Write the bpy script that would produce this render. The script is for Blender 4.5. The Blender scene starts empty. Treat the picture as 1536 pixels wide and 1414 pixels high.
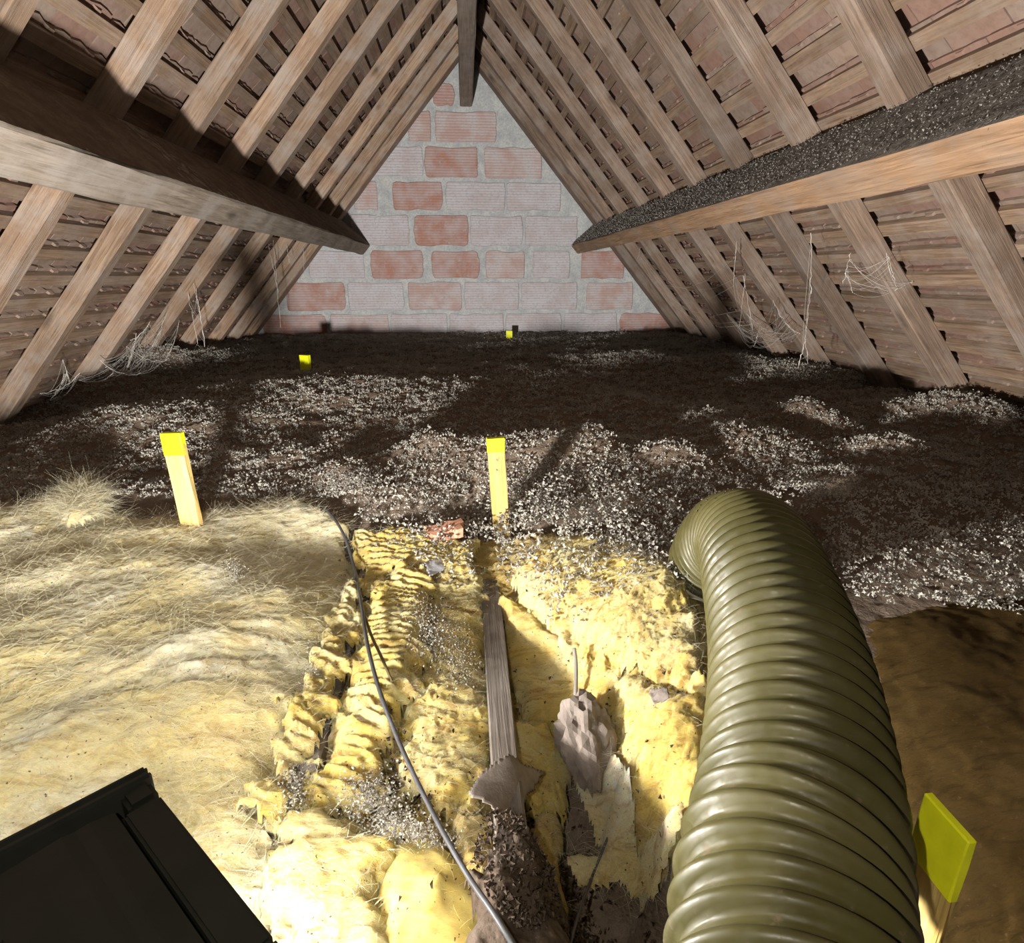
import bpy, bmesh, math, random
import numpy as np
from mathutils import Matrix, Vector

random.seed(7)
rng = np.random.default_rng(11)
S = bpy.context.scene
COL = S.collection

# ------------------------------------------------------------------ camera
F, CX, CY = 900.0, 768.0, 707.0                     # focal length and centre for a 1536 x 1414 frame
CAM = np.array([0.0, 0.0, 0.868])
ROWS = np.array([[0.99709, -0.07618, 0.0], [0.02357, 0.30850, 0.95093], [0.07245, 0.94816, -0.30939]])
for i in range(3):
    ROWS[i] /= np.linalg.norm(ROWS[i])
cam_data = bpy.data.cameras.new('camera')
cam_data.sensor_fit = 'HORIZONTAL'
cam_data.sensor_width = 36.0
cam_data.lens = F / 1536.0 * 36.0
cam_data.clip_start = 0.01
cam = bpy.data.objects.new('camera', cam_data)
COL.objects.link(cam)
m = Matrix.Identity(4)
for r in range(3):
    m[r][0], m[r][1], m[r][2], m[r][3] = ROWS[0][r], ROWS[1][r], -ROWS[2][r], CAM[r]
cam.matrix_world = m
S.camera = cam

# ------------------------------------------------------------------ world, lights, exposure
w = bpy.data.worlds.new('ambient_fill')
S.world = w
w.use_nodes = True
w.node_tree.nodes['Background'].inputs[0].default_value = (1.0, 0.82, 0.62, 1)
w.node_tree.nodes['Background'].inputs[1].default_value = 0.006  # faint warm ambient added to lift the shadows, no real source
S.view_settings.view_transform = 'Standard'
S.view_settings.look = 'None'
S.view_settings.gamma = 1.0
S.view_settings.use_curve_mapping = False
S.view_settings.exposure = 0.0
WORK_LIGHT = dict(loc=(-0.372, 0.462, 0.464), power=185.0, radius=0.03, color=(1.0, 0.95, 0.895))
HEAD_LIGHT = dict(loc=(-0.07, -0.01, 0.895), power=9.0, radius=0.006, color=(1.0, 0.90, 0.76), falloff='Quadratic')


def point_light(name, loc, power, radius, color, falloff='Linear'):
    d = bpy.data.lights.new(name, 'POINT')
    d.energy = power
    d.shadow_soft_size = radius
    d.color = color
    d.use_nodes = True
    nt = d.node_tree
    em = nt.nodes['Emission']
    fo = nt.nodes.new('ShaderNodeLightFalloff')     # evens near and far light: falls off with distance, not its square
    fo.inputs['Strength'].default_value = 1.0
    fo.inputs['Smooth'].default_value = 0.38 if falloff == 'Linear' else 0.0
    nt.links.new(fo.outputs[falloff], em.inputs['Strength'])
    o = bpy.data.objects.new(name, d)
    o.location = loc
    COL.objects.link(o)
    return o


point_light('phone_torch_light', **HEAD_LIGHT)


# ------------------------------------------------------------------ helpers: pixels, noise, meshes
def ray(px, py):
    return ROWS.T @ np.array([px - CX, -(py - CY), F])


def on_z(px, py, z):
    d = ray(px, py)
    return CAM + d * (z - CAM[2]) / d[2]


def on_y(px, py, y):
    d = ray(px, py)
    return CAM + d * (y - CAM[1]) / d[1]


def project(P):
    c = (np.asarray(P) - CAM) @ ROWS.T
    return CX + F * c[..., 0] / c[..., 2], CY - F * c[..., 1] / c[..., 2], c[..., 2]


PERM = rng.permutation(512).astype(np.int64)
PERM = np.concatenate([PERM, PERM])
GR = rng.normal(size=(512, 2))
GR /= np.linalg.norm(GR, axis=1)[:, None]


def perlin(x, y, seed=0):
    x = np.asarray(x, float) + seed * 17.31
    y = np.asarray(y, float) - seed * 9.77
    xi, yi = np.floor(x).astype(np.int64), np.floor(y).astype(np.int64)
    fx, fy = x - xi, y - yi
    u, v = fx * fx * fx * (fx * (fx * 6 - 15) + 10), fy * fy * fy * (fy * (fy * 6 - 15) + 10)

    def g(ix, iy, dx, dy):
        h = PERM[(PERM[ix & 511] + iy) & 511]
        return GR[h, 0] * dx + GR[h, 1] * dy
    a, b = g(xi, yi, fx, fy), g(xi + 1, yi, fx - 1, fy)
    c, d = g(xi, yi + 1, fx, fy - 1), g(xi + 1, yi + 1, fx - 1, fy - 1)
    return (a + (b - a) * u) * (1 - v) + (c + (d - c) * u) * v * 1.0


def fbm(x, y, octaves=4, seed=0):
    t, a, s = 0.0, 1.0, 1.0
    for o in range(octaves):
        t = t + a * perlin(x * s, y * s, seed + o)
        a *= 0.5
        s *= 2.03
    return t


def ridged(x, y, octaves=3, seed=0):
    t, a, s = 0.0, 1.0, 1.0
    for o in range(octaves):
        t = t + a * (1 - 2.2 * np.abs(perlin(x * s, y * s, seed + o)))
        a *= 0.5
        s *= 2.1
    return t


def mesh_np(name, V, Fc, smooth=True):
    """V (n,3), Fc (m,3) or (m,4) index array -> mesh"""
    V = np.asarray(V, np.float32)
    Fc = np.asarray(Fc, np.int32)
    k = Fc.shape[1]
    me = bpy.data.meshes.new(name)
    me.vertices.add(len(V))
    me.vertices.foreach_set('co', V.ravel())
    me.loops.add(Fc.size)
    me.loops.foreach_set('vertex_index', Fc.ravel())
    me.polygons.add(len(Fc))
    me.polygons.foreach_set('loop_start', np.arange(len(Fc), dtype=np.int32) * k)
    if smooth:
        me.polygons.foreach_set('use_smooth', np.ones(len(Fc), bool))
    me.update(calc_edges=True)
    me.validate()
    return me


def link(name, me, mat, parent=None, mw=None):
    o = bpy.data.objects.new(name, me)
    COL.objects.link(o)
    if mat is not None and me is not None and len(me.materials) == 0:
        me.materials.append(mat)
    if mw is not None:
        o.matrix_world = mw
    if parent is not None:
        o.parent = parent
    return o


def tag(o, label=None, cat=None, group=None, kind=None):
    if label:
        o['label'] = label
    if cat:
        o['category'] = cat
    if group:
        o['group'] = group
    if kind:
        o['kind'] = kind
    return o


def empty(name, loc=(0, 0, 0)):
    o = bpy.data.objects.new(name, None)
    o.location = loc
    o.empty_display_size = 0.05
    COL.objects.link(o)
    return o


def part(name, me, mat, root):
    """a part modelled in world coordinates under an Empty that only translates"""
    o = link(name, me, mat)
    o.parent = root
    o.matrix_parent_inverse = Matrix.Translation(-root.location)
    return o


def bm_mesh(name, bm, smooth=False):
    me = bpy.data.meshes.new(name)
    bmesh.ops.recalc_face_normals(bm, faces=bm.faces)
    bm.to_mesh(me)
    bm.free()
    if smooth:
        me.polygons.foreach_set('use_smooth', [True] * len(me.polygons))
    return me


def tube(points, radius, sides=8, radii=None):
    """mesh arrays of a tube along a polyline"""
    P = np.asarray(points, float)
    n = len(P)
    T = np.gradient(P, axis=0)
    T /= np.linalg.norm(T, axis=1)[:, None] + 1e-12
    up = np.array([0, 0, 1.0]) if abs(T[0, 2]) < 0.9 else np.array([1.0, 0, 0])
    N = np.zeros_like(P)
    a = np.cross(T[0], up)
    N[0] = a / np.linalg.norm(a)
    for i in range(1, n):
        v = N[i - 1] - T[i] * (N[i - 1] @ T[i])
        N[i] = v / (np.linalg.norm(v) + 1e-12)
    B = np.cross(T, N)
    th = np.linspace(0, 2 * np.pi, sides, endpoint=False)
    R = np.full(n, radius) if radii is None else np.asarray(radii)
    V = P[:, None] + R[:, None, None] * (np.cos(th)[None, :, None] * N[:, None] + np.sin(th)[None, :, None] * B[:, None])
    V = V.reshape(-1, 3)
    i, j = np.meshgrid(np.arange(n - 1), np.arange(sides), indexing='ij')
    a = i * sides + j
    b = i * sides + (j + 1) % sides
    Fc = np.stack([a, b, b + sides, a + sides], -1).reshape(-1, 4)
    return V, Fc


def tube_mesh(name, points, radius, sides=8, radii=None):
    V, Fc = tube(points, radius, sides, radii)
    me = mesh_np(name, V, Fc)
    bm = bmesh.new()
    bm.from_mesh(me)
    bmesh.ops.holes_fill(bm, edges=[e for e in bm.edges if e.is_boundary], sides=0)
    bm.to_mesh(me)
    bm.free()
    return me


def spline(ctrl, per=12):
    C = np.asarray(ctrl, float)
    C = np.vstack([2 * C[0] - C[1], C, 2 * C[-1] - C[-2]])
    out = []
    for i in range(1, len(C) - 2):
        p0, p1, p2, p3 = C[i - 1], C[i], C[i + 1], C[i + 2]
        for t in np.linspace(0, 1, per, endpoint=False):
            out.append(0.5 * (2 * p1 + (p2 - p0) * t + (2 * p0 - 5 * p1 + 4 * p2 - p3) * t * t + (3 * p1 - p0 - 3 * p2 + p3) * t ** 3))
    out.append(C[-2])
    return np.array(out)


# ------------------------------------------------------------------ materials
class NT:
    def __init__(self, name, rough=0.85, spec=0.2):
        self.mat = bpy.data.materials.new(name)
        self.mat.use_nodes = True
        self.t = self.mat.node_tree
        self.b = self.t.nodes['Principled BSDF']
        self.b.inputs['Roughness'].default_value = rough
        self.b.inputs['Specular IOR Level'].default_value = spec
        tc = self.t.nodes.new('ShaderNodeTexCoord')
        oi = self.t.nodes.new('ShaderNodeObjectInfo')
        self.rand = oi.outputs['Random']
        self.obj = tc.outputs['Object']
        sc = self.t.nodes.new('ShaderNodeVectorMath')
        sc.operation = 'SCALE'
        sc.inputs[0].default_value = (13.7, 7.9, 21.3)
        self.t.links.new(self.rand, sc.inputs['Scale'])
        ad = self.t.nodes.new('ShaderNodeVectorMath')
        ad.operation = 'ADD'
        self.t.links.new(self.obj, ad.inputs[0])
        self.t.links.new(sc.outputs[0], ad.inputs[1])
        self.co = ad.outputs[0]

    def mapping(self, scale, src=None, rot=(0, 0, 0)):
        n = self.t.nodes.new('ShaderNodeMapping')
        n.inputs['Scale'].default_value = scale
        n.inputs['Rotation'].default_value = rot
        self.t.links.new(src or self.co, n.inputs['Vector'])
        return n.outputs[0]

    def noise(self, vec, scale=5, detail=4, rough=0.55, dist=0.0):
        n = self.t.nodes.new('ShaderNodeTexNoise')
        n.inputs['Scale'].default_value = scale
        n.inputs['Detail'].default_value = detail
        n.inputs['Roughness'].default_value = rough
        n.inputs['Distortion'].default_value = dist
        self.t.links.new(vec, n.inputs['Vector'])
        return n.outputs['Fac']

    def voronoi(self, vec, scale=5, feature='F1'):
        n = self.t.nodes.new('ShaderNodeTexVoronoi')
        n.feature = feature
        n.inputs['Scale'].default_value = scale
        self.t.links.new(vec, n.inputs['Vector'])
        return n.outputs['Distance']

    def ramp(self, fac, stops):
        n = self.t.nodes.new('ShaderNodeValToRGB')
        el = n.color_ramp.elements
        while len(el) < len(stops):
            el.new(0.5)
        for e, (p, c) in zip(el, stops):
            e.position = p
            e.color = (c, c, c, 1) if isinstance(c, (int, float)) else (*c, 1)
        self.t.links.new(fac, n.inputs[0])
        return n.outputs[0]

    def mix(self, fac, a, b, mode='MIX'):
        n = self.t.nodes.new('ShaderNodeMixRGB')
        n.blend_type = mode
        for s, v in ((0, fac), (1, a), (2, b)):
            if isinstance(v, (int, float)):
                n.inputs[s].default_value = v if s == 0 else (v, v, v, 1)
            elif isinstance(v, tuple):
                n.inputs[s].default_value = (*v, 1)
            else:
                self.t.links.new(v, n.inputs[s])
        return n.outputs[0]

    def color(self, c):
        if isinstance(c, tuple):
            self.b.inputs['Base Color'].default_value = (*c, 1)
        else:
            self.t.links.new(c, self.b.inputs['Base Color'])
        return self

    def bump(self, h, strength=0.4, dist=0.01):
        n = self.t.nodes.new('ShaderNodeBump')
        n.inputs['Strength'].default_value = strength
        n.inputs['Distance'].default_value = dist
        self.t.links.new(h, n.inputs['Height'])
        self.t.links.new(n.outputs[0], self.b.inputs['Normal'])
        return self


def wood(name, dark, mid, light, dust=(0.27, 0.24, 0.215), dust_amt=0.35, axis=0, knots=True):
    n = NT(name, 0.82, 0.25)
    sc = [22.0, 22.0, 22.0]
    sc[axis] = 1.3
    v = n.mapping(tuple(sc))
    g = n.noise(v, 3.2, 8, 0.68, 0.9)
    c = n.ramp(g, [(0.32, dark), (0.5, mid), (0.66, light)])
    big = n.noise(n.co, 3.1, 4, 0.6)
    c = n.mix(n.ramp(big, [(0.42, 0.0), (0.66, 0.7)]), c, tuple(x * 0.72 for x in mid))
    s3 = [70.0, 70.0, 70.0]
    s3[axis] = 2.0
    st = n.noise(n.mapping(tuple(s3)), 2.2, 3, 0.6)
    c = n.mix(n.ramp(st, [(0.60, 0.0), (0.70, 0.65)]), c, tuple(x * 0.55 for x in dark))
    if knots:
        s2 = [9.0, 9.0, 9.0]
        s2[axis] = 3.2
        k = n.voronoi(n.mapping(tuple(s2)), 0.8)
        c = n.mix(n.ramp(k, [(0.04, 0.8), (0.16, 0.0)]), c, tuple(x * 0.45 for x in dark))
    d = n.noise(n.co, 7.0, 5, 0.65)
    c = n.mix(n.ramp(d, [(0.44, 0.0), (0.66, dust_amt)]), c, dust)
    sp = n.noise(n.co, 150.0, 2)
    c = n.mix(n.ramp(sp, [(0.70, 0.0), (0.78, 0.7)]), c, (0.06, 0.04, 0.03))
    val = n.t.nodes.new('ShaderNodeHueSaturation')
    mr = n.t.nodes.new('ShaderNodeMapRange')
    mr.inputs[3].default_value, mr.inputs[4].default_value = 0.82, 1.18
    n.t.links.new(n.rand, mr.inputs[0])
    n.t.links.new(mr.outputs[0], val.inputs['Value'])
    n.t.links.new(c, val.inputs['Color'])
    n.color(val.outputs[0])
    n.bump(n.mix(0.5, g, st), 0.7, 0.006)
    return n.mat


def dusty(name, a, b, scale=60, strength=0.8, dist=0.01, rough=0.95, dots=None):
    n = NT(name, rough, 0.1)
    g = n.noise(n.co, scale, 5, 0.65)
    h = n.noise(n.co, scale * 0.17, 3)
    c = n.mix(n.ramp(h, [(0.35, 0.0), (0.65, 1.0)]), a, b)
    c = n.mix(n.ramp(g, [(0.3, 0.55), (0.6, 0.0)]), c, tuple(x * 0.55 for x in a))
    if dots:
        c = n.mix(n.ramp(n.noise(n.co, 240, 1), [(0.68, 0.0), (0.73, 1.0)]), c, dots)
    n.color(c)
    n.bump(g, strength, dist)
    return n.mat


def wool(name, pale, yellow, ochre, seed=0.0, flat=False):
    n = NT(name, 1.0, 0.05)
    b = n.noise(n.co, 5.5, 4, 0.6, 1.2)
    s = n.noise(n.mapping((7, 26, 14), rot=(0, 0, 0.5)), 1.6, 5, 0.65, 1.8)
    f = n.noise(n.mapping((70, 210, 120), rot=(0, 0, 0.45)), 1.6, 6, 0.75, 1.6)
    c = n.mix(n.ramp(b, [(0.42, 0.0), (0.70, 1.0)]), yellow, pale)
    c = n.mix(n.ramp(s, [(0.51, 0.0), (0.68, 0.8)]), c, ochre)
    c = n.mix(n.ramp(s, [(0.26, 0.55), (0.42, 0.0)]), c, tuple(min(1, x * 1.12) for x in pale))
    c = n.mix(n.ramp(f, [(0.30, 0.6), (0.48, 0.0)]), c, ochre)
    c = n.mix(n.ramp(f, [(0.55, 0.0), (0.72, 0.6)]), c, tuple(min(1, x * 1.2) for x in pale))
    c = n.mix(n.ramp(n.noise(n.co, 210, 1), [(0.70, 0.0), (0.745, 0.9)]), c, (0.10, 0.06, 0.03))
    n.color(c)
    n.b.inputs['Subsurface Weight'].default_value = 0.75
    n.b.inputs['Subsurface Radius'].default_value = (1.0, 0.75, 0.35)
    n.b.inputs['Subsurface Scale'].default_value = 0.009
    n.bump(n.mix(0.25, f, s), 0.2 if flat else 0.9, 0.004 if flat else 0.016)
    return n.mat


def plain(name, c, rough=0.6, spec=0.3, metal=0.0, var=0.12, scale=30, bump=0.15):
    n = NT(name, rough, spec)
    g = n.noise(n.co, scale, 4)
    n.color(n.mix(n.ramp(g, [(0.3, 0.0), (0.7, 1.0)]), tuple(x * (1 - var) for x in c), tuple(min(1, x * (1 + var)) for x in c)))
    n.b.inputs['Metallic'].default_value = metal
    n.bump(g, bump, 0.003)
    return n.mat


M = {}
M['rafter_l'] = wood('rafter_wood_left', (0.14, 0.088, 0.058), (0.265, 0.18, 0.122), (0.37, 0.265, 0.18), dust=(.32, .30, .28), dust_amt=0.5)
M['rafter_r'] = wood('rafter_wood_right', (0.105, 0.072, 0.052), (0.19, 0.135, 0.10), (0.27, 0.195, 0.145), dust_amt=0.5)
M['purlin_l'] = wood('purlin_wood_left', (0.15, 0.12, 0.09), (0.26, 0.215, 0.17), (0.36, 0.31, 0.255), dust=(.34, .31, .28), dust_amt=0.7)
M['purlin_r'] = wood('purlin_wood_right', (0.20, 0.115, 0.06), (0.35, 0.215, 0.125), (0.45, 0.30, 0.185), dust_amt=0.4)
M['ridge'] = wood('ridge_wood', (0.11, 0.08, 0.06), (0.20, 0.16, 0.125), (0.28, 0.22, 0.18), dust_amt=0.4)
M['batten'] = wood('batten_wood', (0.11, 0.070, 0.045), (0.20, 0.135, 0.09), (0.29, 0.20, 0.13), dust_amt=0.4, axis=1, knots=False)
M['joist'] = wood('joist_wood', (0.075, 0.06, 0.048), (0.14, 0.117, 0.098), (0.20, 0.175, 0.152), dust=(.22, .20, .18), dust_amt=0.6, axis=1)
M['stake'] = wood('lath_wood', (0.42, 0.27, 0.07), (0.58, 0.42, 0.14), (0.66, 0.50, 0.21), dust_amt=0.08, axis=2, knots=False)
M['paint'] = plain('fluorescent_yellow_paint', (0.72, 0.76, 0.012), 0.55, 0.3, var=0.08, scale=60)
M['dust'] = dusty('grey_dust_crust', (0.10, 0.088, 0.075), (0.19, 0.17, 0.15), 90, 1.0, 0.012)
M['dust_light'] = dusty('grey_fluff', (0.17, 0.155, 0.14), (0.27, 0.25, 0.225), 40, .3, .003)
M['dust_l'] = dusty('brown_dust_crust', (0.16, 0.12, 0.09), (0.24, 0.19, 0.15), 90, 0.7, 0.008)
M['mortar'] = dusty('wall_mortar', (0.37, 0.39, 0.40), (0.50, 0.51, 0.50), 70, 0.6, 0.006)
M['dirt'] = dusty('dark_dirt', (0.060, 0.042, 0.030), (0.12, 0.092, 0.072), 160, .5, .004)
M['bed'] = dusty('insulation_bed', (0.21, 0.155, 0.115), (0.28, 0.225, 0.175), 120, 1.0, 0.01)
M['flake'] = plain('grey_wool_flake', (0.54, 0.515, 0.46), 1.0, 0.05, var=0.3, scale=14, bump=0.0)
M['wool'] = wool('yellow_mineral_wool', (0.74, 0.69, 0.43), (0.72, 0.56, 0.17), (0.42, 0.25, 0.07))
M['wool_pale'] = wool('pale_mineral_wool', (0.84, 0.82, 0.68), (0.76, 0.65, 0.32), (0.46, 0.31, 0.12))
M['wool_flat'] = wool('smooth_yellow_wool', (0.72, 0.62, 0.25), (0.70, 0.55, 0.17), (0.60, 0.43, 0.11), flat=True)
M['wool_brown'] = wool('dark_brown_wool', (0.085, 0.055, 0.018), (0.07, 0.043, 0.012), (0.04, 0.022, 0.007))  # darker, browner base colours than the other wools
M['wool_old'] = wool('dirty_ochre_wool', (0.52, 0.44, 0.24), (0.50, 0.37, 0.13), (0.22, 0.14, 0.06))
M['fibre'] = plain('wool_fibre', (0.70, 0.66, 0.48), 0.9, 0.2, var=0.1, scale=9, bump=0.0)
M['fibre_y'] = plain('yellow_wool_fibre', (0.62, 0.50, 0.20), 0.9, 0.2, var=0.15, scale=9, bump=0.0)
for key in ('flake', 'fibre', 'fibre_y'):
    t_ = M[key].node_tree
    tr, mx = t_.nodes.new('ShaderNodeBsdfTranslucent'), t_.nodes.new('ShaderNodeMixShader')
    pb, ou = t_.nodes['Principled BSDF'], t_.nodes['Material Output']
    t_.links.new(pb.inputs['Base Color'].links[0].from_socket, tr.inputs['Color'])
    mx.inputs[0].default_value = 0.40
    t_.links.new(pb.outputs[0], mx.inputs[1])
    t_.links.new(tr.outputs[0], mx.inputs[2])
    t_.links.new(mx.outputs[0], ou.inputs['Surface'])
M['web'] = plain('dusty_cobweb', (0.62, 0.59, 0.54), 0.9, 0.1, var=0.1, bump=0.0)
M['black'] = plain('black_housing', (0.009, 0.010, 0.007), 0.5, 0.25, var=0.2, scale=25, bump=0.05)
M['rubber'] = plain('black_rubber', (0.014, 0.0145, 0.011), 0.6, 0.25, var=0.2, scale=40, bump=0.05)
M['cable'] = plain('dark_cable', (0.055, 0.055, 0.06), 0.45, 0.4, var=0.25)
M['wire'] = plain('grey_wire', (0.20, 0.18, 0.16), 0.6, 0.3, var=0.25)
M['foil'] = plain('crumpled_foil', (0.70, 0.74, 0.80), 0.3, 0.5, metal=0.7, var=0.1, scale=120, bump=0.6)
M['paper'] = dusty('grey_brown_paper', (0.17, 0.14, 0.12), (0.25, 0.215, 0.19), 50, 0.5, 0.004)
M['floorboard'] = dusty('attic_floor', (0.10, 0.075, 0.055), (0.16, 0.12, 0.09), 30, 0.5, 0.004)
M['terracotta'] = dusty('terracotta', (0.55, 0.27, 0.17), (0.62, 0.34, 0.23), 60, 0.4, 0.003)


def tile_mat():
    n = NT('roof_tile_clay', 0.9, 0.15)
    g = n.noise(n.co, 35, 5, 0.6)
    h = n.noise(n.co, 6, 3)
    c = n.ramp(n.rand, [(0.0, (0.17, 0.10, 0.075)), (0.35, (0.22, 0.135, 0.105)), (0.7, (0.19, 0.145, 0.115)), (1.0, (0.26, 0.19, 0.145))])
    c = n.mix(n.ramp(h, [(0.4, 0.0), (0.7, 0.5)]), c, (0.24, 0.195, 0.17))
    c = n.mix(n.ramp(g, [(0.3, 0.5), (0.55, 0.0)]), c, (0.13, 0.08, 0.06))
    n.color(c)
    n.bump(g, 0.5, 0.004)
    return n.mat


def brick_mat(name, a, b, wash, amt):
    n = NT(name, 0.95, 0.1)
    wv = n.t.nodes.new('ShaderNodeTexWave')
    wv.wave_type, wv.bands_direction = 'BANDS', 'Z'
    wv.inputs['Scale'].default_value = 15.0
    wv.inputs['Distortion'].default_value = 0.7
    wv.inputs['Detail'].default_value = 2
    n.t.links.new(n.obj, wv.inputs['Vector'])
    g = n.noise(n.co, 60, 5, 0.65)
    h = n.noise(n.co, 7, 4)
    c = n.mix(n.ramp(h, [(0.35, 0.0), (0.65, 1.0)]), a, b)
    c = n.mix(n.ramp(h, [(0.40, 0.0), (0.62, amt)]), c, wash)
    c = n.mix(n.ramp(wv.outputs['Fac'], [(0.0, 0.38), (0.45, 0.0)]), c, tuple(x * 0.5 for x in a))
    c = n.mix(n.ramp(g, [(0.34, 0.7), (0.5, 0.0)]), c, tuple(x * 0.6 for x in wash))
    c = n.mix(n.ramp(n.noise(n.co, 22, 5, .7), [(0.58, 0.0), (0.68, 0.6)]), c, (0.40, 0.41, 0.41))
    n.color(c)
    n.bump(n.mix(0.6, g, wv.outputs['Fac']), 0.55, 0.006)
    return n.mat


M['tile'] = tile_mat()
WASH = (0.49, 0.48, 0.505)
M['brick_red'] = brick_mat('brick_red', (0.38, 0.195, 0.150), (0.40, 0.255, 0.215), WASH, 0.4)
M['brick_pink'] = brick_mat('brick_pink', (0.43, 0.30, 0.27), (0.47, 0.37, 0.345), WASH, 0.6)
M['brick_pale'] = brick_mat('brick_whitewashed', (0.45, 0.40, 0.405), (0.50, 0.475, 0.495), WASH, 0.8)


def hose_mat():
    n = NT('ribbed_hose_plastic', 0.30, 0.32)
    g = n.noise(n.co, 9, 4)
    c = n.mix(n.ramp(g, [(0.35, 0.0), (0.65, 1.0)]), (0.050, 0.045, 0.014), (0.080, 0.071, 0.026))
    d = n.noise(n.co, 70, 4, 0.7)
    c = n.mix(n.ramp(d, [(0.62, 0.0), (0.72, 0.75)]), c, (0.12, 0.085, 0.05))
    n.color(c)
    n.t.links.new(n.ramp(d, [(0.4, 0.36), (0.7, 0.65)]), n.b.inputs['Roughness'])
    return n.mat


M['hose'] = hose_mat()

# ------------------------------------------------------------------ roof geometry
KS = 1.155                                    # slope: rise over run
AX, AZ = 0.05, 2.548                          # apex of the rafter undersides
AL = math.atan(KS)
SA, CA = math.sin(AL), math.cos(AL)
WALL_Y = 5.60
RD, RW = 0.077, 0.070                         # rafter depth and width
BT = 0.024                                    # batten thickness


def slope_frame(side):
    """side -1 left, +1 right: (down-slope, along y, outward) unit vectors"""
    d = Vector((side * CA, 0, -SA))
    o = Vector((side * SA, 0, CA))
    return d, Vector((0, 1, 0)), o


def slope_pt(side, s, y, dep):
    return np.array([AX + side * (s * CA + dep * SA), y, AZ - s * SA + dep * CA])


def timber(name, length, wy, dz, seg=24, wob=0.0025, seed=0):
    """box: X 0..length, Y -wy..0, Z 0..dz with slightly wandering, chamfered edges"""
    xs = np.linspace(0, length, seg + 1)
    c = min(wy, dz) * 0.07
    ring = [(-wy + c, 0), (-c, 0), (0, c), (0, dz - c), (-c, dz), (-wy + c, dz), (-wy, dz - c), (-wy, c)]
    V = []
    for i, x in enumerate(xs):
        for j, (y, z) in enumerate(ring):
            a = float(perlin(np.array(x * 2.1), np.array(j * 3.3 + seed * 5.1), seed)) * wob * 2.4
            b = float(perlin(np.array(x * 7.0), np.array(j * 5.7 + seed * 2.3), seed + 3)) * wob
            V.append((x, y + a, z + b))
    n = len(ring)
    Fc = []
    for i in range(seg):
        for j in range(n):
            Fc.append((i * n + j, i * n + (j + 1) % n, (i + 1) * n + (j + 1) % n, (i + 1) * n + j))
    me = bpy.data.meshes.new(name)
    me.from_pydata(V, [], Fc + [tuple(range(n))[::-1], tuple(range(seg * n, seg * n + n))])
    bm = bmesh.new()
    bm.from_mesh(me)
    bmesh.ops.recalc_face_normals(bm, faces=bm.faces)
    bm.to_mesh(me)
    bm.free()
    return me


def slope_matrix(side, s, y, dep):
    d, yy, o = slope_frame(side)
    p = slope_pt(side, s, y, dep)
    mm = Matrix.Identity(4)
    for r in range(3):
        mm[r][0], mm[r][1], mm[r][2], mm[r][3] = d[r], yy[r], o[r], p[r]
    return mm


ORD = ['rafter against the brick gable', 'second rafter from the brick gable', 'third rafter from the brick gable',
       'fourth rafter from the brick gable', 'fifth rafter from the brick gable', 'sixth rafter from the brick gable',
       'seventh rafter from the brick gable', 'eighth rafter from the brick gable', 'ninth rafter from the brick gable',
       'tenth rafter from the brick gable']
LEFT_Y = [5.57, 5.14, 4.695, 4.165, 3.625, 3.125, 2.625, 2.137, 1.642, 1.14]
RIGHT_Y = [5.575, 5.14, 4.695, 4.193, 3.685, 3.232, 2.73, 2.239, 1.744, 1.25]
S_FOOT = (AZ - 0.27) / SA
for side, ys in ((-1, LEFT_Y), (1, RIGHT_Y)):
    for i, y in enumerate(ys):
        wdt = RW * (1.0 + random.uniform(-0.08, 0.12))
        if i == 0:
            wdt = 0.16
        me = timber('rafter', S_FOOT - 0.02, wdt, RD, 26, 0.003, i + (20 if side > 0 else 0))
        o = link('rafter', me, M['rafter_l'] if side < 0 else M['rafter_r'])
        o.matrix_world = slope_matrix(side, 0.02 + random.uniform(0, 0.03), y, 0.0)
        tag(o, 'brown timber ' + ORD[i] + (' on the left roof slope' if side < 0 else ' on the right roof slope'), 'rafter',
            'rafters of the left slope' if side < 0 else 'rafters of the right slope')

# ------------------------------------------------------------------ battens and tiles
GA, S0 = 0.107, 1.256 - 0.107 * 11            # batten gauge; lower edge of the first batten
BW = 0.044
Y0T, Y1T = 0.75, WALL_Y - 0.005


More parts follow.
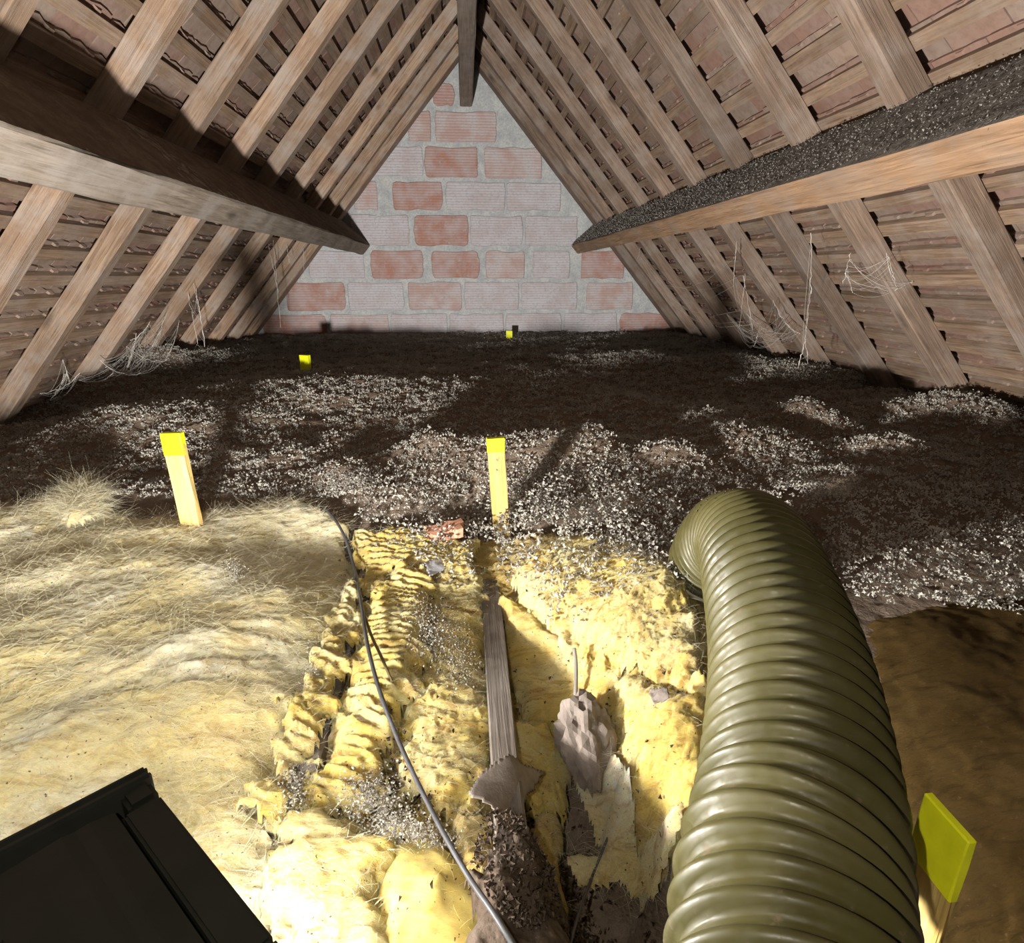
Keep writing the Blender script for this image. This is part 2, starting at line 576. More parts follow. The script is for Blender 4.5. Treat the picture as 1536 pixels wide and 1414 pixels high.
def tile_mesh(seed, rag):
    r = random.Random(seed)
    L, W, T = 0.27, 0.166, 0.012
    bm = bmesh.new()
    n = 6
    top = []
    ys = [W * (j / (n - 1) - 0.5) for j in range(n)]
    head = [r.uniform(-0.012, 0.004) * rag * (1 if 0 < q_ < 5 else .4) for q_ in range(n)]
    lo, hi = [], []
    for j, y in enumerate(ys):
        lo.append([bm.verts.new((head[j], y, -0.002)), bm.verts.new((L, y, 0))])
        hi.append([bm.verts.new((head[j] + 0.001, y, T)), bm.verts.new((L, y, T))])
    for j in range(n - 1):
        bm.faces.new((lo[j][0], lo[j + 1][0], lo[j + 1][1], lo[j][1]))
        bm.faces.new((hi[j][0], hi[j][1], hi[j + 1][1], hi[j + 1][0]))
        bm.faces.new((lo[j][0], hi[j][0], hi[j + 1][0], lo[j + 1][0]))
        bm.faces.new((lo[j][1], lo[j + 1][1], hi[j + 1][1], hi[j][1]))
    bm.faces.new((lo[0][0], lo[0][1], hi[0][1], hi[0][0]))
    bm.faces.new((lo[-1][0], hi[-1][0], hi[-1][1], lo[-1][1]))
    # hanging nib behind the batten
    y0 = r.uniform(-0.03, 0.0)
    w_, d_ = r.uniform(0.03, 0.055), r.uniform(0.012, 0.019) * (.45 + .55 * rag)
    x0, x1 = 0.001, 0.013
    b = [bm.verts.new((x0, y0, 0.002)), bm.verts.new((x1, y0, 0.002)), bm.verts.new((x1, y0 + w_, 0.002)), bm.verts.new((x0, y0 + w_, 0.002))]
    t = [bm.verts.new((x0 + 0.002, y0 + 0.007, -d_)), bm.verts.new((x1 - 0.002, y0 + 0.005, -d_ + r.uniform(-.003, .003))),
         bm.verts.new((x1 - 0.002, y0 + w_ - 0.006, -d_)), bm.verts.new((x0 + 0.002, y0 + w_ - 0.009, -d_ + r.uniform(-.004, .004)))]
    for q in range(4):
        bm.faces.new((b[q], b[(q + 1) % 4], t[(q + 1) % 4], t[q]))
    bm.faces.new(t)
    bm.faces.new(b[::-1])
    return bm_mesh('tile', bm)


TILES = [tile_mesh(100 + i, 0.9 if i < 6 else 0.18) for i in range(12)]
TILE_NP = []
for me in TILES:
    me.materials.append(M['tile'])
    me.calc_loop_triangles()
    v = np.array([x.co[:] for x in me.vertices])
    t = np.array([x.vertices[:] for x in me.loop_triangles])
    TILE_NP.append((v, t))

for side in (-1, 1):
    nm = 'ceiling_left' if side < 0 else 'ceiling_right'
    root = empty(nm, slope_pt(side, 2.9, Y0T, RD).tolist())
    tag(root, kind='structure')
    root['label'] = ('left' if side < 0 else 'right') + ' roof slope of clay tiles hung on wooden battens'
    nb = int((3.22 - S0) / GA) + 1
    spots = []
    for i in range(nb):
        se = S0 + GA * i                      # lower edge of the batten
        if se < 0.06:
            continue
        jit = random.uniform(-0.006, 0.006)
        bw = BW * random.uniform(0.88, 1.15)
        ln = Y1T - Y0T
        bm = bmesh.new()
        segs = 14
        prev = None
        for q in range(segs + 1):
            y = ln * q / segs
            a = float(perlin(np.array(y * 1.3), np.array(i * 4.7), 5)) * 0.006
            ring = [bm.verts.new(p) for p in ((-bw + a, y, 0), (a, y, 0), (a, y, BT), (-bw + a, y, BT))]
            if prev:
                for k in range(4):
                    bm.faces.new((prev[k], prev[(k + 1) % 4], ring[(k + 1) % 4], ring[k]))
            else:
                bm.faces.new(ring[::-1])
            prev = ring
        bm.faces.new(prev)
        o = link('batten', bm_mesh('batten', bm), M['batten'])
        mw = slope_matrix(side, se + jit, Y0T, RD - 0.001)
        o.parent = root
        o.matrix_parent_inverse = Matrix.Translation(-root.location)
        o.matrix_basis = mw
        # course of tiles hung on this batten
        off = (i % 2) * 0.085 + random.uniform(-0.02, 0.02)
        y = Y0T + 0.085 + off
        while y < Y1T - 0.07:
            spots.append((se + jit - bw - 0.013 + random.uniform(-0.004, 0.004), y, random.uniform(-0.02, 0.02) * (1 if side < 0 else .3), random.randrange(6) + (0 if side < 0 else 6)))
            y += 0.170
    tilt = Matrix.Rotation(-0.112, 4, 'Y')
    rec = []
    for (s, y, rz, k) in spots:
        mw = slope_matrix(side, s, y, RD + BT + 0.0005) @ tilt @ Matrix.Rotation(rz, 4, 'Z')
        c = np.array((mw @ Vector((0.06, 0, 0)))[:])
        px, py, dz = project(c)
        seen = dz > 0.2 and -30 < px < 1566 and -30 < py < 720
        rec.append((0 if seen else 1, dz, mw, k))
    rec.sort(key=lambda r: (r[0], r[1]))
    V, T, n0 = [], [], 0
    for q, (_, _, mw, k) in enumerate(rec):
        if q < 300:
            o = bpy.data.objects.new('tile', TILES[k])
            COL.objects.link(o)
            o.parent = root
            o.matrix_parent_inverse = Matrix.Translation(-root.location)
            o.matrix_basis = mw
        else:
            A = np.array(mw)
            v, t = TILE_NP[k]
            V.append(v @ A[:3, :3].T + A[:3, 3])
            T.append(t + n0)
            n0 += len(v)
    o = part('tile_field', mesh_np('tile_field', np.vstack(V), np.vstack(T), False), M['tile'], root)
    o['kind'] = 'stuff'

# ------------------------------------------------------------------ purlins and ridge beam
def flakes(x, y, z, size, seed=0):
    """little crumpled tufts, four triangles each"""
    r = np.random.default_rng(seed)
    n = len(x)
    base = np.array([[1, 0, -.5], [-.5, .87, -.4], [-.5, -.87, -.4], [0, 0, 1.0], [.6, .2, .6]])
    Vt = base[None] * size[:, None, None] * r.uniform(0.35, 1.15, (n, 1, 3)) + r.normal(0, .22, (n, 5, 3)) * size[:, None, None]
    q = r.normal(size=(n, 4))
    q /= np.linalg.norm(q, axis=1)[:, None]
    w_, a, b, c = q.T
    Rm = np.stack([1 - 2 * (b * b + c * c), 2 * (a * b - c * w_), 2 * (a * c + b * w_), 2 * (a * b + c * w_), 1 - 2 * (a * a + c * c), 2 * (b * c - a * w_),
                   2 * (a * c - b * w_), 2 * (b * c + a * w_), 1 - 2 * (a * a + b * b)], 1).reshape(n, 3, 3)
    Vt = np.einsum('nij,nkj->nki', Rm, Vt)
    Vt[:, :, 0] += x[:, None]
    Vt[:, :, 1] += y[:, None]
    Vt[:, :, 2] += z[:, None]
    tri = np.array([[0, 1, 3], [1, 2, 4], [2, 0, 3], [0, 4, 1]])
    Ft = (tri[None] + 5 * np.arange(n)[:, None, None]).reshape(-1, 3)
    return Vt.reshape(-1, 3), Ft


def purlin(side, corner, width, depth, y0, y1, mat, dustmat, label):
    """square-edged beam canted with the roof; corner = inner upper edge (x, z)"""
    d = np.array([side * CA, 0, -SA])
    o_ = np.array([side * SA, 0, CA])
    L = y1 - y0
    root = empty('purlin', (corner[0], y0, corner[1]))
    mm = Matrix.Identity(4)
    # local X along +y world, local Y = -d (up-slope), local Z outward
    for r in range(3):
        mm[r][0], mm[r][1], mm[r][2] = (0, 1, 0)[r], -d[r], o_[r]
    me = timber('beam', L, width, depth, 50, 0.004, 40 + side)
    # timber Y spans -width..0 -> 0 is the up-slope face
    b = link('beam', me, mat, root)
    b.matrix_basis = mm
    # crust of dust and fluff lying on the upper face
    nx, nz = 420, 22
    X, Z = np.meshgrid(np.linspace(0.0, L - 0.004, nx), np.linspace(0.002, depth - 0.004, nz), indexing='ij')
    edge = np.minimum(1, np.minimum((Z + 0.004) / 0.02, (depth - Z) / 0.02))
    H = 0.002 + edge * (0.008 * np.abs(fbm(X * 22, Z * 22, 4, 50 + side)) + 0.005 * np.abs(perlin(X * 90, Z * 90, 9)))
    V = np.stack([X, H, Z], -1).reshape(-1, 3)
    i, j = np.meshgrid(np.arange(nx - 1), np.arange(nz - 1), indexing='ij')
    a = i * nz + j
    Fc = np.stack([a, a + 1, a + nz + 1, a + nz], -1).reshape(-1, 4)
    c = link('dust_crust', mesh_np('dust_crust', V, Fc), dustmat, root)
    c.matrix_basis = mm
    tag(c, 'dark crust of dust and fluff along the upper face')
    if side > 0:
        r_ = np.random.default_rng(77)
        n_ = 9000
        u_ = r_.uniform(0, L, n_)
        v_ = r_.uniform(0.004, depth - 0.01, n_)
        Vf, Tf = flakes(u_, np.full(n_, .007) + r_.uniform(0, .004, n_), v_, r_.uniform(.0010, .0034, n_) * (.7 + .25 * u_), 31)
        q_ = link('fluff', mesh_np('fluff', Vf, Tf, False), M['dust_light'], root)
        q_.matrix_basis = mm
        q_['kind'] = 'stuff'
    tag(root, label, 'beam', 'roof beams')
    return root


purlin(1, (0.952, 1.124), 0.092, 0.268, 0.55, WALL_Y, M['purlin_r'], M['dust'], 'orange-brown purlin with dark dusty upper face, right roof slope')
purlin(-1, (-0.797, 1.121), 0.105, 0.30, 0.55, WALL_Y, M['purlin_l'], M['dust_l'], 'grey weathered purlin carrying the left roof slope')
me = timber('ridge_beam', WALL_Y - 0.6, 0.098, 0.42, 40, 0.004, 77)
o = link('ridge_beam', me, M['ridge'])
mm = Matrix(((0, -1, 0, 0.001), (1, 0, 0, 0.6), (0, 0, 1, 2.185), (0, 0, 0, 1)))
o.matrix_world = mm
tag(o, 'dark ridge beam running along the apex between both slopes', 'beam', 'roof beams')

# ------------------------------------------------------------------ gable wall with bricks
def wall_profile(y, z0):
    dv = (RD + BT) / CA
    zt = AZ + dv - 0.02
    return [(AX - (zt - z0) / KS, y, z0), (AX + (zt - z0) / KS, y, z0), (AX, y, zt)]


bm = bmesh.new()
f_ = [bm.verts.new(p) for p in wall_profile(WALL_Y, 0.0)]
b_ = [bm.verts.new(p) for p in wall_profile(WALL_Y + 0.12, 0.0)]
bm.faces.new(f_)
bm.faces.new(b_[::-1])
for i in range(3):
    bm.faces.new((f_[i], b_[i], b_[(i + 1) % 3], f_[(i + 1) % 3]))
wall = link('wall_back', bm_mesh('wall_back', bm), M['mortar'])
tag(wall, 'gable wall of red and whitewashed ribbed clay blocks in grey mortar', kind='structure')


def brick_mesh(w_, h_, rad, seed):
    r = random.Random(seed)
    out = []
    C4 = ((w_ / 2, h_ / 2, 0), (-w_ / 2, h_ / 2, 90), (-w_ / 2, -h_ / 2, 180), (w_ / 2, -h_ / 2, 270))
    for c_, (cx_, cz_, a0) in enumerate(C4):
        rr = rad * r.uniform(0.4, 2.2)
        ox, oz = cx_ - math.copysign(rr, cx_), cz_ - math.copysign(rr, cz_)
        for q in range(4):
            a = math.radians(a0 + 30 * q)
            out.append((ox + rr * math.cos(a) + r.uniform(-.003, .003), oz + rr * math.sin(a) + r.uniform(-.003, .003)))
        nx_, nz_, _ = C4[(c_ + 1) % 4]
        for t in (.3, .5, .7):                  # mortar-smeared, wavering edge between the corners
            j = r.uniform(-.012, .004)
            ex, ez = cx_ + (nx_ - cx_) * t, cz_ + (nz_ - cz_) * t
            out.append((ex + (math.copysign(j, ex) if abs(nx_ - cx_) < 1e-6 else 0), ez + (math.copysign(1, ez) * j if abs(nz_ - cz_) < 1e-6 else 0)))
    n = len(out)
    V = [(x, 0.02, z) for x, z in out] + [(x, -0.004, z) for x, z in out] + [(x * (1 - .012 / w_), -0.011 + r.uniform(-.001, .001), z * (1 - .012 / h_)) for x, z in out]
    Fc = []
    for L in range(2):
        for j in range(n):
            Fc.append((L * n + j, L * n + (j + 1) % n, (L + 1) * n + (j + 1) % n, (L + 1) * n + j))
    Fc.append(tuple(range(2 * n, 3 * n)))
    me = bpy.data.meshes.new('brick')
    me.from_pydata(V, [], Fc)
    bm = bmesh.new()
    bm.from_mesh(me)
    bmesh.ops.recalc_face_normals(bm, faces=bm.faces)
    bm.to_mesh(me)
    bm.free()
    return me


R_, K_, W_ = 'brick_red', 'brick_pink', 'brick_pale'
ROWS_B = [
    (126, 160, [(650, 681, R_)]),
    (167, 214, [(612, 646, K_), (654, 744, K_)]),
    (220, 267, [(560, 634, W_), (638, 716, R_), (727, 812, K_)]),
    (273, 316, [(530, 566, K_), (590, 663, R_), (670, 757, W_), (760, 841, W_)]),
    (323, 369, [(528, 613, W_), (622, 702, R_), (706, 783, W_), (788, 865, W_)]),
    (376, 418, [(463, 546, W_), (557, 634, R_), (648, 718, R_), (729, 786, K_), (800, 854, W_), (872, 936, R_)]),
    (423, 465, [(430, 517, R_), (523, 605, W_), (613, 692, K_), (697, 778, W_), (783, 865, W_), (880, 948, K_)]),
    (470, 512, [(396, 490, R_), (497, 583, K_), (588, 671, W_), (675, 755, W_), (759, 841, W_), (846, 924, W_), (930, 1010, R_)]),
]
for q, (ya, yb, row) in enumerate(ROWS_B):
    for j, (xa, xb, mt) in enumerate(row):
        p = on_y(xa, (ya + yb) / 2, WALL_Y)
        p2 = on_y(xb, (ya + yb) / 2, WALL_Y)
        zt = on_y(700, ya, WALL_Y)[2]
        zb = on_y(700, yb, WALL_Y)[2]
        me = brick_mesh(p2[0] - p[0], zt - zb, 0.022 if mt == R_ else 0.012, q * 10 + j)
        me.materials.append(M[mt])
        o = bpy.data.objects.new('brick', me)
        COL.objects.link(o)
        o.parent = wall
        o.location = ((p[0] + p2[0]) / 2, WALL_Y, (zt + zb) / 2)

# ------------------------------------------------------------------ floor and joists
bm = bmesh.new()
bmesh.ops.create_cube(bm, size=1.0)
for v in bm.verts:
    v.co = Vector((AX + v.co.x * 4.2, 2.85 + v.co.y * 5.5, -0.02 + v.co.z * 0.04))
fl = link('floor', bm_mesh('floor', bm), M['floorboard'])
tag(fl, 'dark boarded attic floor under the insulation', kind='structure')

# ------------------------------------------------------------------ terrain of the insulation
CTRL = [
    (-300, 760, .40), (0, 760, .39), (150, 755, .385), (300, 770, .375), (440, 758, .37), (-300, 950, .39), (0, 900, .385), (150, 900, .38), (300, 900, .375),
    (420, 900, .375), (0, 1050, .38), (200, 1050, .37), (350, 1050, .365), (440, 1050, .345), (100, 1180, .355), (300, 1200, .345), (400, 1250, .33),
    (430, 1400, .325), (0, 1300, .35), (-300, 1400, .36), (200, 1414, .34),
    (545, 880, .30), (520, 980, .295), (490, 1080, .295), (440, 1180, .29),
    (600, 850, .345), (600, 950, .335), (565, 1050, .33), (640, 1050, .315), (680, 900, .315), (600, 1200, .285), (560, 1350, .305), (650, 1350, .30), (690, 1270, .27),
    (725, 800, .31), (740, 950, .295), (752, 1080, .285), (765, 1200, .275), (775, 1330, .26),
    (800, 900, .335), (850, 850, .36), (950, 850, .375), (1000, 900, .375), (800, 1000, .275), (860, 1020, .275), (950, 990, .34), (1030, 1000, .345),
    (1000, 1100, .32), (950, 1150, .295), (830, 1130, .23), (840, 1220, .19), (900, 1300, .13), (950, 1370, .11), (860, 1410, .13), (1010, 1250, .26), (1000, 1400, .14),
    (560, 740, .39), (660, 720, .385), (740, 700, .385), (900, 720, .385), (740, 770, .36), (640, 790, .35), (520, 790, .36),
    (1300, 900, .37), (1450, 900, .375), (1450, 1100, .37), (1500, 1300, .36), (1200, 1300, .30), (1250, 1100, .35), (1100, 900, .365), (1100, 760, .375), (1700, 1100, .38), (1700, 1400, .37),
    (240, 690, .345), (80, 690, .335), (420, 700, .35), (600, 680, .355),
]
pts = [on_z(*c) for c in CTRL]
for y in (2.4, 3.2, 4.0, 4.8, 5.6):
    for x in (-2.0, -1.2, -0.4, 0.4, 1.2, 2.0):
        pts.append(np.array([x, y, 0.355 if y > 2.5 else 0.345]))
for p in ((-2.0, 1.5, .30), (-1.9, 2.0, .26), (-1.9, 2.6, .25), (-1.9, 3.0, .28), (2.0, 1.6, .37), (2.0, 2.0, .37), (1.3, 1.4, .37), (1.8, .8, .38), (-1.8, .8, .38),
          (-1.5, .2, .36), (1.5, .2, .37), (0, .15, .2), (-.3, -.1, .35), (.6, 0, .36)):
    pts.append(np.array(p))
PT = np.array(pts)
PX, PZ = PT[:, :2], PT[:, 2]


def kern(r):
    return r                                   # linear RBF: taut, no overshoot


Kmat = kern(np.linalg.norm(PX[:, None] - PX[None], axis=2))
Pm = np.hstack([np.ones((len(PX), 1)), PX])
A_ = np.block([[Kmat - 0.004 * np.eye(len(PX)), Pm], [Pm.T, np.zeros((3, 3))]])
sol = np.linalg.solve(A_, np.concatenate([PZ, np.zeros(3)]))

MOUNDS = []                                    # (x, y, height, radius) of heaps of loose fill
for (px, py, h, r) in [
    (620, 600, .034, .42), (300, 600, .035, .3), (180, 640, .03, .22), (420, 690, .025, .12), (330, 690, .02, .1), (480, 600, .030, .40), (520, 570, .03, .40), (370, 640, .030, .28), (230, 650, .025, .25), (750, 570, .03, .35), (120, 660, .03, .2),
    (940, 545, .05, .28), (935, 612, .045, .17), (1205, 640, .075, .11), (1120, 670, .045, .16), (1010, 705, .04, .10), (1060, 640, .03, .14),
    (1340, 690, .045, .12), (1290, 740, .04, .12), (1210, 770, .035, .10), (1450, 640, .05, .20), (1390, 620, .04, .2), (1230, 555, .04, .28), (1090, 545, .03, .25),
    (840, 700, .045, .13), (740, 700, .035, .12), (650, 690, .045, .09), (890, 690, .04, .08), (510, 720, .03, .06), (1190, 565, .04, .2)]:
    p = on_z(px, py, 0.37)
    MOUNDS.append((p[0], p[1], h * 1.25, r))
MOUNDS += [(-1.72, 3.55, .12, .22), (-1.78, 3.1, .10, .2), (-1.65, 4.0, .06, .25)]


def base_h(x, y):
    x, y = np.asarray(x, float), np.asarray(y, float)
    sh = x.shape
    q = np.stack([x.ravel(), y.ravel()], 1)
    out = np.empty(len(q))
    for a in range(0, len(q), 40000):
        c = q[a:a + 40000]
        out[a:a + 40000] = kern(np.linalg.norm(c[:, None] - PX[None], axis=2)) @ sol[:len(PX)] + sol[-3] + c @ sol[-2:]
    return out.reshape(sh)


def loose_h(x, y):
    """surface of the loose grey fill"""
    z = base_h(x, y)
    for (mx, my, h, r) in MOUNDS:
        z = z + h * np.exp(-((x - mx) ** 2 + (y - my) ** 2) / (r * r))
    far = np.clip((y - 1.25) / 0.4, 0, 1)
    z = z + far * (0.030 * fbm(x * 2.6, y * 2.6, 3, 21) + 0.016 * fbm(x * 9, y * 9, 3, 25))
    z = z + (0.3 + 0.7 * far) * (0.008 * ridged(x * 24, y * 24, 2, 33) + 0.008 * fbm(x * 60, y * 60, 2, 37))
    return z


def near_drop(x, y):
    """how far the loose bed lies under the torn wool in the foreground"""
    return 0.045 * np.clip((1.38 - y) / 0.15, 0, 1)


gx = np.arange(-2.02, 2.13, 0.0095)
gy = [-0.15]
while gy[-1] < 5.585:
    gy.append(gy[-1] + 0.007 + 0.0022 * max(0.0, gy[-1] - 1.0))
gy = np.array(gy)
X, Y = np.meshgrid(gx, gy, indexing='ij')
Z = loose_h(X, Y) - near_drop(X, Y)
V = np.stack([X, Y, Z], -1).reshape(-1, 3)
ny = len(gy)
i, j = np.meshgrid(np.arange(len(gx) - 1), np.arange(ny - 1), indexing='ij')
a = (i * ny + j).ravel()
Fc = np.stack([a, a + ny, a + ny + 1, a + 1], -1)
cen = V[Fc].mean(1)
lim = (AZ + (RD + BT) / CA - cen[:, 2]) / KS - 0.012
Fc = Fc[np.abs(cen[:, 0] - AX) < lim]
bed = link('loose_fill_bed', mesh_np('loose_fill_bed', V, Fc), M['bed'])
tag(bed, 'bed of loose grey-brown blown insulation covering the attic floor', 'insulation', kind='stuff')


# clumps of flakes: density falls with distance
NC, PER = 32000, 10
yy = 0.6 + (5.58 - 0.6) * rng.random(NC * 2) ** 1.7
xx = rng.uniform(-2.02, 2.12, NC * 2)
px, py, dz = project(np.stack([xx, yy, np.full_like(xx, .36)], 1))
ok = (px > -350) & (px < 2000)
# foreground boundary of the loose fill (against the yellow wool)
edge_y = np.interp(xx, [-1.6, -1.3, -.95, -.55, -.38, -.25, -.1, .0, .15, .3, .42, .6, .9, 1.2], [1.0, 1.30, 1.36, 1.34, 1.32, 1.26, 1.25, 1.22, 1.16, 1.12, .98, .82, .70, .6]) + 0.05 * fbm(xx * 7, yy * 7, 2, 61)
ok &= yy > edge_y
xx, yy = xx[ok][:NC], yy[ok][:NC]
grow = 0.72 + 0.26 * np.clip(yy, 1, 4.5)
zz = loose_h(xx, yy) + rng.uniform(.000, .006, len(xx))
k = np.repeat(np.arange(len(xx)), PER)
sp_ = 0.0052 * grow[k]
fx_, fy_ = xx[k] + rng.normal(0, 1, len(k)) * sp_, yy[k] + rng.normal(0, 1, len(k)) * sp_
fz_ = zz[k] + np.abs(rng.normal(0, .75, len(k))) * sp_
ok = np.abs(fx_ - AX) < (AZ + RD / CA - fz_) / KS - 0.01
fx_, fy_, fz_, k = fx_[ok], fy_[ok], fz_[ok], k[ok]
sz = rng.uniform(.0016, .0042, len(fx_)) * grow[k]
V, T = flakes(fx_, fy_, fz_, sz, 5)
o = link('flake_layer', mesh_np('flake_layer', V, T, False), M['flake'], bed)
o['kind'] = 'stuff'

# ------------------------------------------------------------------ joists
def joist(xc, wdt, ztop, y0, y1, label, seed):
    me = timber('floor_joist', y1 - y0, wdt, ztop - 0.001, 40, 0.002, seed)
    # local X along length; wood grain axis handled by the material's long axis on Y -> rotate the mesh data
    me.transform(Matrix(((0, 1, 0, wdt / 2), (1, 0, 0, 0), (0, 0, 1, 0), (0, 0, 0, 1))))
    me.flip_normals()
    o = link('floor_joist', me, M['joist'])
    o.location = (xc, y0, 0.001)
    tag(o, label, 'joist', 'floor joists in the torn-open insulation')
    return o


joist(0.036, 0.034, 0.318, 0.43, 1.42, 'grey dusty joist edge below the upright lath in torn wool', 3)
joist(-0.201, 0.030, 0.318, 0.58, 1.20, 'grey joist edge sunk between ribbed yellow wool beside the black cable', 4)

# ------------------------------------------------------------------ torn mineral wool
def surf_pt(px, py, lift=0.0):
    z = 0.34
    for _ in range(12):
        p = on_z(px, py, z)
        z = 0.5 * z + 0.5 * (float(base_h(np.array([p[0]]), np.array([p[1]]))[0]) + lift)
    return on_z(px, py, z)


def poly_sd(P, q):
    """signed distance (positive inside) of points q to closed polygon P"""
    n = len(P)
    d = np.full(len(q), 1e9)
    ins = np.zeros(len(q), bool)
    for i in range(n):
        a, b = P[i], P[(i + 1) % n]
        ab = b - a
        t = np.clip(((q - a) @ ab) / (ab @ ab + 1e-12), 0, 1)
        d = np.minimum(d, np.linalg.norm(q - a - t[:, None] * ab, axis=1))
        cond = (a[1] > q[:, 1]) != (b[1] > q[:, 1])
        xint = a[0] + (q[:, 1] - a[1]) / (b[1] - a[1] + 1e-15) * ab[0]
        ins ^= cond & (q[:, 0] < xint)
    return np.where(ins, d, -d)


def fibres(V, Nrm, n, length, width, seed, bias=(1.0, 0.35), spread=0.9, lift=0.35):
    """n thin ribbons of glass fibre lying on / sticking out of a surface"""
    r = np.random.default_rng(seed)
    k = r.integers(0, len(V), n)
    P = V[k] + r.normal(0, .002, (n, 3))
    fl = fbm(P[:, 0] * 6, P[:, 1] * 6, 2, 71) * 2.6 + r.normal(0, spread, n)
    ba = math.atan2(bias[1], bias[0])
    D = np.stack([np.cos(ba + fl), np.sin(ba + fl), r.normal(lift, .30, n)], 1)
    D /= np.linalg.norm(D, axis=1)[:, None]
    D = np.where(r.random(n)[:, None] < .5, D, D * np.array([-1, -1, 1]))
    side = np.cross(D, r.normal(size=(n, 3)))
    side /= np.linalg.norm(side, axis=1)[:, None]
    curl = np.cross(D, side)
    L = length * r.uniform(.4, 1.5, n)
    cu = r.normal(0, .5, n)
    w_ = width * r.uniform(.6, 1.4, n)
    m_ = 4
    rows = []
    for q in range(m_):
        t = q / (m_ - 1)
        C_ = P + D * (L * t)[:, None] + curl * (L * cu * t * t)[:, None]
        C_[:, 2] -= L * .28 * t * t
        ww = (w_ * (1 - .7 * t))[:, None]
        rows.append(C_ - side * ww)
        rows.append(C_ + side * ww)
    Vv = np.stack(rows, 1).reshape(-1, 3)
    f = []
    for q in range(m_ - 1):
        f.append([2 * q, 2 * q + 1, 2 * q + 3, 2 * q + 2])
    Ff = (np.array(f)[None] + 2 * m_ * np.arange(n)[:, None, None]).reshape(-1, 4)
    return Vv, Ff


def wool_patch(name, poly_px, mat, label, seed, lift=0.01, res=0.0042, edge=0.035, drop=0.04, amp=0.018, fine=0.006, rib=0.0, dens=14000, flen=0.022,
               fmat='fibre', group=None, jag=0.03, bias=(1, .35), grow=.010):
    W = np.array([surf_pt(px, py, lift)[:2] for px, py in poly_px])
    # ragged outline
    lo, hi = W.min(0) - .03, W.max(0) + .03
    ax, ay = np.arange(lo[0], hi[0], res), np.arange(lo[1], hi[1], res)
    X, Y = np.meshgrid(ax, ay, indexing='ij')
    q = np.stack([X.ravel(), Y.ravel()], 1)
    sd = poly_sd(W, q).reshape(X.shape) + grow + jag * fbm(X * 26, Y * 26, 4, seed + 3)
    t = np.clip(sd / edge, 0, 1)
    roll = 1 - np.sqrt(np.clip(1 - (1 - t) ** 2, 0, 1))
    wx = X + .05 * fbm(X * 5, Y * 5, 2, seed + 11)
    wy = Y + .05 * fbm(X * 5, Y * 5, 2, seed + 12)
    ang = math.atan2(bias[1], bias[0])
    al = wx * math.cos(ang) + wy * math.sin(ang)
    ac = -wx * math.sin(ang) + wy * math.cos(ang)
    Z = base_h(X, Y) + lift + amp * (1.0 * fbm(al * 3.4, ac * 6.5, 2, seed) + 0.16 * ridged(al * 8, ac * 17, 2, seed + 5) + .22 * fbm(wx * 17, wy * 17, 3, seed + 6))
    Z += fine * (.75 * fbm(al * 34, ac * 75, 3, seed + 7) + .55 * ridged(al * 60, ac * 150, 2, seed + 8))
    if rib:
        Z += rib * np.sin(2 * np.pi * (Y / .017 + .35 * X / .017 + .8 * fbm(X * 14, Y * 14, 2, seed + 9))) * t
    Z -= .6 * drop * roll
    Xd = X + .006 * fbm(X * 40, Y * 40, 2, seed + 15)
    Yd = Y + .006 * fbm(X * 40, Y * 40, 2, seed + 16)
    V = np.stack([Xd, Yd, Z], -1).reshape(-1, 3)
    nyy = len(ay)
    i, j = np.meshgrid(np.arange(len(ax) - 1), np.arange(nyy - 1), indexing='ij')
    a = (i * nyy + j).ravel()
    Fc = np.stack([a, a + nyy, a + nyy + 1, a + 1], -1)
    keep = (sd.ravel()[Fc] > 0).all(1)
    Fc = Fc[keep]
    used = np.unique(Fc)
    mp = np.full(len(V), -1)
    mp[used] = np.arange(len(used))
    V, Fc = V[used], mp[Fc]
    o = link(name, mesh_np(name, V, Fc), mat)
    tag(o, label, 'insulation', group)
    n = int(2.2 * dens * len(Fc) * res * res)
    if n > 50:
        Vf, Ff = fibres(V, None, n, flen * 1.15, .00017, seed, bias)
        f = link('loose_fibres', mesh_np('loose_fibres', Vf, Ff), M[fmat], o)
        f['kind'] = 'stuff'
    return o


GW = 'torn pieces of yellow mineral wool'
wool_patch('wool_underlay', [(380, 1150), (470, 980), (530, 850), (560, 800), (740, 810), (900, 800), (1040, 850), (1080, 1000), (1080, 1150), (1040, 1230), (930, 1180), (850, 1120), (790, 1150), (800, 1220),
                             (770, 1330), (770, 1500), (380, 1500)], M['wool_old'],
           'crumbled dirty wool filling the gaps between the torn pieces', 190, -.022, .0046, .03, .05, .012, .010, 0, 16000, .010, 'fibre_y', group=GW)
wool_patch('wool_blanket', [(-420, 790), (0, 762), (100, 742), (200, 775), (320, 762), (440, 748), (515, 782), (530, 850), (512, 930), (478, 1040), (442, 1120), (400, 1200), (398, 1290),
                            (425, 1440), (200, 1520), (-420, 1520)], M['wool_pale'],
           'large pale yellow mineral wool blanket under the work lamp', 200, .012, .0046, .05, .09, .022, .005, 0, 36000, .026, group=GW)
wool_patch('wool_edge_roll', [(380, 1200), (430, 1090), (470, 1010), (500, 920), (522, 880), (535, 915), (515, 990), (480, 1080), (440, 1160), (412, 1220)], M['wool'],
           'narrow frayed wool edge along the sunken joist', 210, .030, .0034, .022, .055, .010, .006, .0045, 30000, .012, group=GW, bias=(1, .1))
wool_patch('wool_ridge', [(548, 905), (585, 850), (640, 845), (648, 930), (615, 1030), (575, 1110), (535, 1210), (475, 1190), (455, 1175), (505, 1080), (530, 990)], M['wool'],
           'ribbed yellow wool ridge between the joist and the black cable', 220, .022, .0034, .035, .08, .012, .005, .006, 26000, .012, group=GW, bias=(1, .1))
